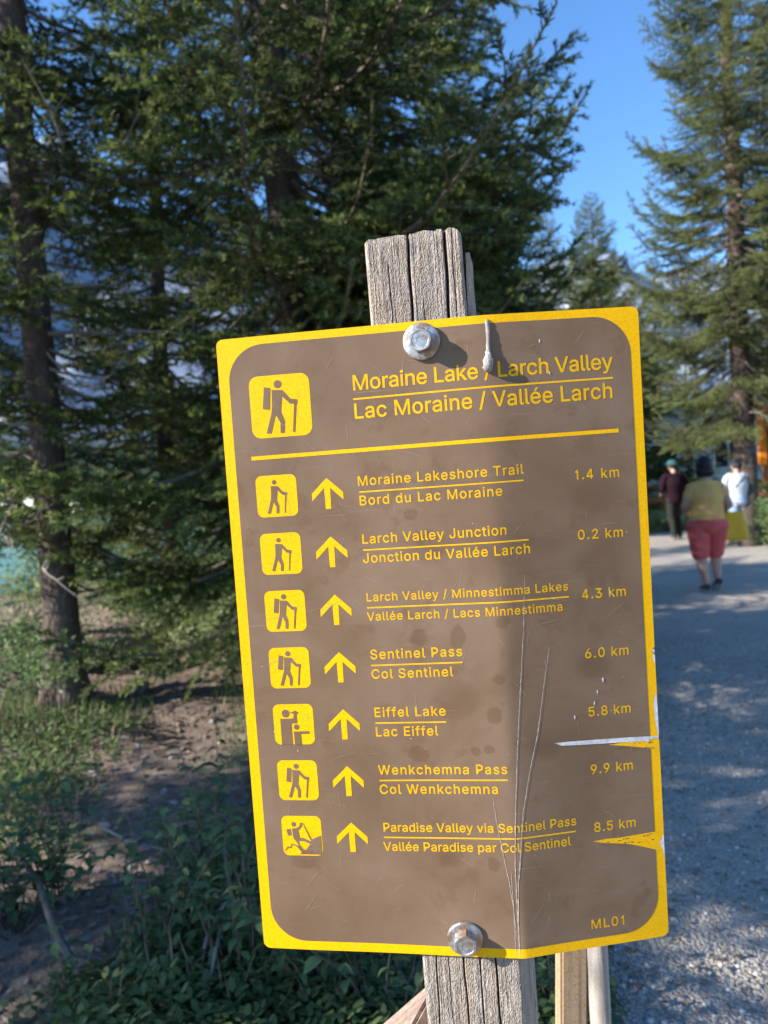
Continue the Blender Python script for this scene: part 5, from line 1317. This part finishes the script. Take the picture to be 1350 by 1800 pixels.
# white sided building
M['siding'] = mat_noise('white_siding', (0.66, 0.65, 0.60), (0.76, 0.75, 0.71), 3, 0.7, (1, 1, 1), .05)
M['roofing'] = mat_noise('pale_metal_roof', (0.50, 0.51, 0.52), (0.62, 0.63, 0.65), 4, 0.45, bump=.05)
M['glass'] = material('dark_glass', (0.03, 0.04, 0.05), 0.08)
bx, by = gp(1262, 26)
bz = gzs(bx, by)
root = empty('white_building', (bx, by, bz), R(-27)); tag(root, 'low white building with horizontal siding and pale roof beyond the fences', 'building')
Wd, Dp, Hh = 5.6, 5.0, 2.3
mb = MB(); mb.box((0, Dp / 2, Hh / 2), (Wd - .06, Dp, Hh)); 
mb.add([(-Wd / 2 + .03, 0, Hh), (Wd / 2 - .03, 0, Hh), (0, 0, Hh + 1.5), (-Wd / 2 + .03, Dp, Hh), (Wd / 2 - .03, Dp, Hh), (0, Dp, Hh + 1.5)], [(0, 1, 2), (3, 5, 4)])
mb.build('wall', M['siding'], root)
bd = None; z = .1; k = 0
while z < Hh + 1.35:
    half = Wd / 2 if z < Hh else Wd / 2 * (1 - (z - Hh) / 1.5)
    if bd is None:
        mb = MB(); mb.box((0, 0, 0), (1, .03, .17), Matrix.Rotation(R(-5), 3, 'X')); bd = make_mesh('siding_board', mb.v, mb.f, [M['siding']])
    o = link('siding_board', bd, root); o.location = (0, -.022, z + .08); o.scale = (2 * half - .02, 1, 1)
    z += .18; k += 1
for s_ in (-1, 1):
    mb = MB(); L = math.hypot(Wd / 2, 1.5) + .45; an = math.atan2(1.5, Wd / 2) * s_
    rot = Matrix.Rotation(an, 3, 'Y'); c_ = Vector((s_ * (Wd / 4 + .12), Dp / 2 - .2, Hh + .75 + .06 - .06))
    mb.box(c_, (L, Dp + .9, .07), rot); mb.build('roof', M['roofing'], root)
for wx in (-1.7, .4):
    fr = MB(); 
    for (c_, sz) in (((wx, -.06, 1.0), (1.0, .06, .08)), ((wx, -.06, 2.0), (1.0, .06, .08)), ((wx - .46, -.06, 1.5), (.08, .06, .92)), ((wx + .46, -.06, 1.5), (.08, .06, .92)), ((wx, -.06, 1.5), (.05, .05, .92))): fr.box(c_, sz)
    f_ = fr.build('window', M['siding'], root); g_ = MB(); g_.box((wx, -.042, 1.5), (.86, .01, .92)); g_.build('pane', M['glass'], f_)
fr = MB(); fr.box((2.2, -.05, 1.0), (.9, .05, 2.0)); d_ = fr.build('door', M['rail'], root)
fr = MB(); fr.box((1.85, -.09, 1.0), (.04, .04, .12)); fr.build('handle', M['zinc'], d_)

# ------------------------------------------------------------------ people
def fuse(name, mb, mat, parent=None, voxel=.010, smooth=6):
    me = make_mesh('tmp', mb.v, mb.f)
    bm = bmesh.new(); bm.from_mesh(me); bmesh.ops.recalc_face_normals(bm, faces=bm.faces[:]); bm.to_mesh(me); bm.free()
    o = bpy.data.objects.new('tmp', me); COL.objects.link(o)
    md = o.modifiers.new('r', 'REMESH'); md.mode = 'VOXEL'; md.voxel_size = voxel
    sm = o.modifiers.new('s', 'SMOOTH'); sm.iterations = smooth; sm.factor = .5
    dg = bpy.context.evaluated_depsgraph_get(); me2 = bpy.data.meshes.new_from_object(o.evaluated_get(dg), depsgraph=dg)
    bpy.data.objects.remove(o); me2.name = name
    me2.materials.clear(); me2.materials.append(mat)
    me2.polygons.foreach_set('use_smooth', np.ones(len(me2.polygons), dtype=bool))
    return link(name, me2, parent)
def ell(mb, c, r, n=14):
    """ellipsoid"""
    c = Vector(c); V = []; 
    for i in range(n + 1):
        th = math.pi * i / n; th = min(max(th, .02), math.pi - .02)
        for k in range(n): V.append((c.x + r[0] * math.sin(th) * math.cos(2 * math.pi * k / n), c.y + r[1] * math.sin(th) * math.sin(2 * math.pi * k / n), c.z + r[2] * math.cos(th)))
    Fc = [(i * n + k, i * n + (k + 1) % n, (i + 1) * n + (k + 1) % n, (i + 1) * n + k) for i in range(n) for k in range(n)]
    Fc += [tuple(range(n))[::-1], tuple(n * n + k for k in range(n))]
    mb.add(V, Fc)
def limb(mb, pts, rads, n=12):
    """rads: scalar or (side, depth); closed with rounded ends"""
    P = []; Rr = []
    pts = [Vector(p) for p in pts]
    r0 = rads[0]; r1 = rads[-1]; sc_ = lambda r, k: (r[0] * k, r[1] * k) if hasattr(r, '__len__') else r * k
    m0 = min(r0) if hasattr(r0, '__len__') else r0; m1 = min(r1) if hasattr(r1, '__len__') else r1
    d0 = (pts[0] - pts[1]).normalized(); d1 = (pts[-1] - pts[-2]).normalized()
    P = [pts[0] + d0 * m0 * .6, pts[0] + d0 * m0 * .35] + pts + [pts[-1] + d1 * m1 * .35, pts[-1] + d1 * m1 * .6]
    Rr = [sc_(r0, .45), sc_(r0, .82)] + list(rads) + [sc_(r1, .82), sc_(r1, .45)]
    mb.tube(P, Rr, n, ref=(0, 1, .001))
def subd(pts, rads, k=3):
    """smooth Catmull-Rom resample"""
    out = []; ro = []; n = len(pts); g = lambda a, i: a[min(max(i, 0), n - 1)]
    rv = [r if hasattr(r, '__len__') else (r, r) for r in rads]
    for i in range(n - 1):
        for j in range(k):
            t = j / k; p0, p1, p2, p3 = [Vector(g(pts, i + q)) for q in (-1, 0, 1, 2)]
            out.append(.5 * ((2 * p1) + (p2 - p0) * t + (2 * p0 - 5 * p1 + 4 * p2 - p3) * t * t + (3 * p1 - p0 - 3 * p2 + p3) * t ** 3))
            ro.append(tuple(lerp(rv[i][q], rv[i + 1][q], t) for q in (0, 1)))
    out.append(Vector(pts[-1])); ro.append(rv[-1]); return out, ro
def hand(mb, wrist, d, palm_n, s=1.0):
    d = Vector(d).normalized(); pn = Vector(palm_n).normalized(); sd = d.cross(pn).normalized(); w_ = Vector(wrist)
    limb(mb, [w_, w_ + d * .045 * s, w_ + d * .085 * s], [(.024 * s, .018 * s), (.038 * s, .016 * s), (.040 * s, .015 * s)])
    for i, (o_, l_) in enumerate(((-.030, .068), (-.010, .078), (.010, .074), (.029, .058))):
        b_ = w_ + d * .075 * s + sd * o_ * s; c_ = b_ + d * l_ * .5 * s + pn * .012 * s; e_ = c_ + (d * .6 + pn * .6).normalized() * l_ * .5 * s
        limb(mb, [b_, c_, e_], [.0095 * s, .009 * s, .0075 * s], 8)
    b_ = w_ + d * .025 * s - sd * .030 * s; limb(mb, [b_, b_ - sd * .022 * s + d * .03 * s + pn * .012, b_ - sd * .022 * s + d * .06 * s + pn * .02], [.012 * s, .0105 * s, .009 * s], 8)
SKIN = mat_noise('skin', (0.42, 0.25, 0.18), (0.50, 0.31, 0.23), 12, 0.55, bump=0)

def person(label, loc, rz, H, J, wide, colors, top='tee', bottom='shorts', hat=None, hair='bob', sleeve=.5, voxel=.008, shoe=(0.03, 0.03, 0.035)):
    """J: joints in metres for this height; wide: girth factor"""
    root_mesh = MB()
    s = H / 1.6
    hd = J['head']; nk = J['neck']
    torso = [J['pelvis'], J['waist'], J['chest'], J['shoulder']]
    tr = J['torso_r']
    # body
    P, Rr = subd(torso, tr, 4); limb(root_mesh, P, Rr, 18)
    limb(root_mesh, [J['shoulder'], nk, Vector(nk) + Vector((0, .01, .05))], [.07, .052, .05])
    ell(root_mesh, hd, (.073 * s, .092 * s, .112 * s)); ell(root_mesh, Vector(hd) + Vector((0, .03, -.055)), (.052 * s, .058 * s, .055 * s))
    ell(root_mesh, Vector(hd) + Vector((0, .098 * s, -.015)), (.014, .02, .022))
    for sx in (-1, 1): ell(root_mesh, Vector(hd) + Vector((sx * .074 * s, 0, -.01)), (.012, .02, .03))
    for side in ('L', 'R'):
        a = [J['sh' + side], J['el' + side], J['wr' + side]]
        P, Rr = subd(a, [.052 * wide, .040 * wide, .026], 4); limb(root_mesh, P, Rr)
        dd = (Vector(J['wr' + side]) - Vector(J['el' + side])); hand(root_mesh, J['wr' + side], dd, J.get('pn' + side, (0, 1, 0)), s)
        l_ = [J['hip' + side], J['kn' + side], J['ca' + side], J['an' + side]]
        P, Rr = subd(l_, [.088 * wide, .060 * wide, .056 * wide, .038], 4); limb(root_mesh, P, Rr)
        f = Vector(J['an' + side]); limb(root_mesh, [f + Vector((0, -.03, -.035)), f + Vector((0, .06, -.055)), f + Vector((0, .14, -.065))], [(.036, .034), (.042, .026), (.036, .018)])
    body = fuse('person', root_mesh, SKIN, None, voxel, 4)
    body.location = loc; body.rotation_euler = (0, 0, rz); tag(body, label, 'person')
    # hair
    mb = MB()
    if hair == 'bob':
        ell(mb, Vector(hd) + Vector((0, -.018, .012)), (.104 * s, .106 * s, .124 * s)); ell(mb, Vector(hd) + Vector((0, -.035, -.06)), (.112 * s, .08 * s, .08 * s))
    else: ell(mb, Vector(hd) + Vector((0, -.014, .016)), (.080 * s, .094 * s, .108 * s))
    fuse('hair', mb, colors['hair'], body, .010, 4)
    # top
    mb = MB(); P, Rr = subd([Vector(J['hem'])] + [J['waist'], J['chest'], J['shoulder']], J['top_r'], 4); limb(mb, P, Rr, 20)
    for side in ('L', 'R'):
        a = Vector(J['sh' + side]); b = Vector(J['el' + side]); c_ = Vector(J['wr' + side])
        if sleeve <= 1: limb(mb, [Vector(J['shoulder']).lerp(a, .5), a, a.lerp(b, sleeve)], [.06, .056 * wide, .056 * wide])
        else: P, Rr = subd([Vector(J['shoulder']).lerp(a, .5), a, b, b.lerp(c_, .9)], [.085, .072 * wide, .056 * wide, .042 * wide], 3); limb(mb, P, Rr)
    fuse('shirt' if top == 'tee' else top, mb, colors['top'], body, voxel, 5)
    # bottom
    mb = MB(); limb(mb, [Vector(J['pelvis']) + Vector((0, 0, .10)), Vector(J['pelvis']) + Vector((0, -.01, 0)), Vector(J['pelvis']) + Vector((0, 0, -.06))], J['seat_r'], 18)
    for side in ('L', 'R'):
        hp, kn, ca, an = [Vector(J[q + side]) for q in ('hip', 'kn', 'ca', 'an')]
        if bottom == 'shorts': P, Rr = subd([hp, hp.lerp(kn, .6), kn.lerp(ca, .25)], [.118 * wide, .100 * wide, .086 * wide], 4)
        else: P, Rr = subd([hp, kn, ca, an + Vector((0, 0, .02))], [.105 * wide, .080 * wide, .072 * wide, .062 * wide], 4)
        limb(mb, P, Rr)
    fuse('shorts' if bottom == 'shorts' else 'trousers', mb, colors['bottom'], body, voxel, 5)
    shm = material('shoe', shoe, .7)
    for side in ('L', 'R'):
        mb = MB(); f = Vector(J['an' + side]); tz = J.get('heel' + side, 0)
        rot = Matrix.Rotation(-tz, 3, 'X')
        q = [f + rot @ Vector(v_) for v_ in ((0, -.045, -.04), (0, 0, -.042), (0, .08, -.058), (0, .165, -.066))]
        limb(mb, q, [(.040, .040), (.044, .044), (.048, .034), (.038, .022)]); o = fuse('shoe', mb, shm, body, .008, 3)
        mb = MB(); qs = [p + Vector((0, 0, -.032)) for p in q]; limb(mb, qs, [(.042, .012), (.044, .012), (.049, .012), (.038, .011)]); fuse('sole', mb, M['sole'], o, .006, 2)
    if hat == 'bucket':
        mb = MB(); h_ = Vector(hd)
        mb.tube([h_ + Vector((0, 0, z_)) for z_ in (.025, .03, .04, .09, .125, .135)], [(.150 * s, .155 * s), (.148 * s, .152 * s), (.105 * s, .115 * s), (.094 * s, .105 * s), (.07 * s, .08 * s), (.01, .01)], 24, ref=(0, 1, .001)); mb.build('hat', colors['hat'], body, True)
    elif hat == 'cap':
        mb = MB(); ell(mb, Vector(hd) + Vector((0, -.004, .03)), (.088 * s, .100 * s, .098 * s)); limb(mb, [Vector(hd) + Vector((0, .06, .045)), Vector(hd) + Vector((0, .15, .03))], [(.075, .012), (.06, .008)]); fuse('cap', mb, colors['hat'], body, .008, 3)
    return body
M['sole'] = material('shoe_sole', (0.45, 0.45, 0.46), .8)
def cloth(name, c, v=.12): return mat_noise(name, tuple(q * (1 - v) for q in c), tuple(min(1, q * (1 + v)) for q in c), 7, 0.9, bump=.5, bdist=.02, spec=.15)

# woman in yellow
C1 = dict(hair=mat_noise('black_hair', (0.006, 0.005, 0.006), (0.02, 0.016, 0.016), 60, .5, bump=.3), top=cloth('yellow_shirt_cloth', (0.68, 0.39, 0.13)), bottom=cloth('raspberry_shorts_cloth', (0.58, 0.11, 0.105)))
J1 = dict(head=(0.0, .03, 1.43), neck=(0, .0, 1.29), shoulder=(0, -.01, 1.235), chest=(0, -.01, 1.08), waist=(0, .01, .92), pelvis=(0, 0, .80), hem=(0.0, .0, .815),
    torso_r=[(.175, .14), (.175, .145), (.172, .13), (.12, .07)], top_r=[(.200, .17), (.195, .165), (.190, .15), (.135, .08)], seat_r=[(.15, .12), (.198, .165), (.190, .155)],
    shL=(-.158, 0, 1.19), elL=(-.225, .02, .97), wrL=(-.17, .20, .93), shR=(.158, 0, 1.19), elR=(.255, .0, .965), wrR=(.215, .20, .985),
    hipL=(-.105, 0, .76), knL=(-.085, .0, .43), caL=(-.075, -.035, .31), anL=(-.045, -.05, .085), hipR=(.105, 0, .76), knR=(.108, .10, .45), caR=(.112, .10, .33), anR=(.115, .06, .12), heelR=.35, heelL=.0)
p = on_ground(1249, 1041); q = at(1246, 880, 8.6)
yaw1 = math.atan2(-.22, 1) * .6
zf = gzs(p.x, p.y) + .014
W1 = person('woman in yellow shirt and raspberry shorts walking away along the gravel path', (p.x - .01, p.y, zf + .02), yaw1, 1.55, J1, 1.14, C1)
# bag hanging from her right forearm
def bag(label, body, elbow, loc_off, mat, w_=.34, h_=.30, dpt=.12):
    b = empty('tote_bag'); b.matrix_world = Matrix.Translation(body.location) @ Matrix.Rotation(body.rotation_euler.z, 4, 'Z') @ Matrix.Translation(loc_off)
    tag(b, label, 'bag')
    mb = MB(); n = 22; V = []; rows_ = 9
    for i in range(rows_):
        t = i / (rows_ - 1); ww = w_ / 2 * (1 - .42 * t ** 1.2) * (1 - .12 * (1 - min(1, t * 5))); dp = dpt / 2 * (1 - .75 * t ** 1.5)
        for k in range(n):
            a = 2 * math.pi * k / n; c_, s_ = math.cos(a), math.sin(a); e = .55
            V.append((math.copysign(abs(c_) ** e, c_) * ww, math.copysign(abs(s_) ** e, s_) * dp * (1 + .1 * math.sin(5 * a + t * 3)), -h_ + h_ * t + .02 * c_ * c_ * (t > .9)))
    Fc = [(i * n + k, i * n + (k + 1) % n, (i + 1) * n + (k + 1) % n, (i + 1) * n + k) for i in range(rows_ - 1) for k in range(n)] + [tuple(range(n))[::-1]]
    mb.add(V, Fc); mb.build('pouch', mat, b, True)
    for sy in (-.015, .02):
        mb = MB(); mb.tube([(-w_ * .24, sy, -.01), (-w_ * .17, sy * .8, .10), (-.02, sy * .5, elbow), (w_ * .08, sy * .5, elbow - .01), (w_ * .2, sy * .8, .08), (w_ * .26, sy, -.01)], [(.010, .004)] * 6, 6); mb.build('handle', mat, b, True)
    return b
C_bag = cloth('mustard_bag_cloth', (0.72, 0.43, 0.05))
bag('mustard yellow tote bag hanging from the forearm of the woman in yellow', W1, .12, (.33, .08, .89), C_bag, .32, .33)

C2 = dict(hair=mat_noise('grey_hair', (0.03, 0.03, 0.03), (0.07, 0.07, 0.07), 60, .6, bump=.3), top=cloth('maroon_jacket_cloth', (0.016, 0.005, 0.009)), bottom=cloth('dark_olive_trouser_cloth', (0.022, 0.024, 0.020)), hat=cloth('teal_hat_cloth', (0.035, 0.10, 0.105)))
J2 = dict(head=(0.0, .05, 1.60), neck=(0, .0, 1.45), shoulder=(0, -.01, 1.39), chest=(0, -.02, 1.22), waist=(0, .01, 1.02), pelvis=(0, 0, .92), hem=(0, 0, .82),
    torso_r=[(.15, .11), (.15, .11), (.17, .12), (.14, .07)], top_r=[(.185, .15), (.19, .155), (.21, .16), (.17, .095)], seat_r=[(.155, .12), (.165, .13), (.155, .12)],
    shL=(-.20, 0, 1.35), elL=(-.285, -.02, 1.10), wrL=(-.20, .18, 1.02), shR=(.20, 0, 1.35), elR=(.27, -.02, 1.08), wrR=(.20, .19, 1.02),
    hipL=(-.085, 0, .88), knL=(-.07, .04, .48), caL=(-.065, .0, .34), anL=(-.06, -.04, .09), hipR=(.085, 0, .88), knR=(.09, .10, .49), caR=(.10, .09, .35), anR=(.11, .06, .10))
p = on_ground(1183, 936)
a = gp(1186, 16.2)
person('man in maroon jacket, dark trousers and teal hat ahead on the path', (a[0], a[1], gzs(*a) + .03), 0.05, 1.72, J2, 1.05, C2, 'jacket', 'trousers', 'bucket', 'short', 1.5)
C3 = dict(hair=C2['hair'], top=cloth('white_blouse_cloth', (0.46, 0.49, 0.55), .05), bottom=cloth('pale_blue_shorts_cloth', (0.30, 0.40, 0.58)), hat=cloth('grey_cap_cloth', (0.06, 0.07, 0.08)))
J3 = dict(J2); J3 = {k: (tuple(q * .94 for q in v_) if isinstance(v_, tuple) else v_) for k, v_ in J2.items()}
J3.update(wrL=(-.25, .10, .92), wrR=(.24, .08, .82), elR=(.25, -.02, 1.02), top_r=[(.175, .14), (.172, .14), (.19, .145), (.15, .085)], hem=(0, 0, .80))
a = gp(1297, 13.9)
W3 = person('person in white blouse, pale shorts and dark cap beside the yellow shirted woman', (a[0], a[1], gzs(*a) + .03), -0.05, 1.6, J3, .92, C3, 'blouse', 'shorts', 'cap', 'short', 1.5)
mb = MB(); mb.tube([(-.17, .10, .95), (-.185, -.02, .98), (-.07, -.158, 1.12), (.07, -.150, 1.27), (.12, -.05, 1.345), (.10, .08, 1.28)], [(.018, .004)] * 6, 6, ref=(0, 1, .1))
b = empty('shoulder_bag'); b.location = W3.location; b.rotation_euler = W3.rotation_euler; tag(b, 'small grey crossbody bag with a diagonal strap over the white blouse', 'bag')
mb.build('strap', C3['hat'], b, True)
mb = MB(); mb.box((-.17, .14, .88), (.20, .08, .17), None, 0, .02); mb.build('pouch', C3['hat'], b)
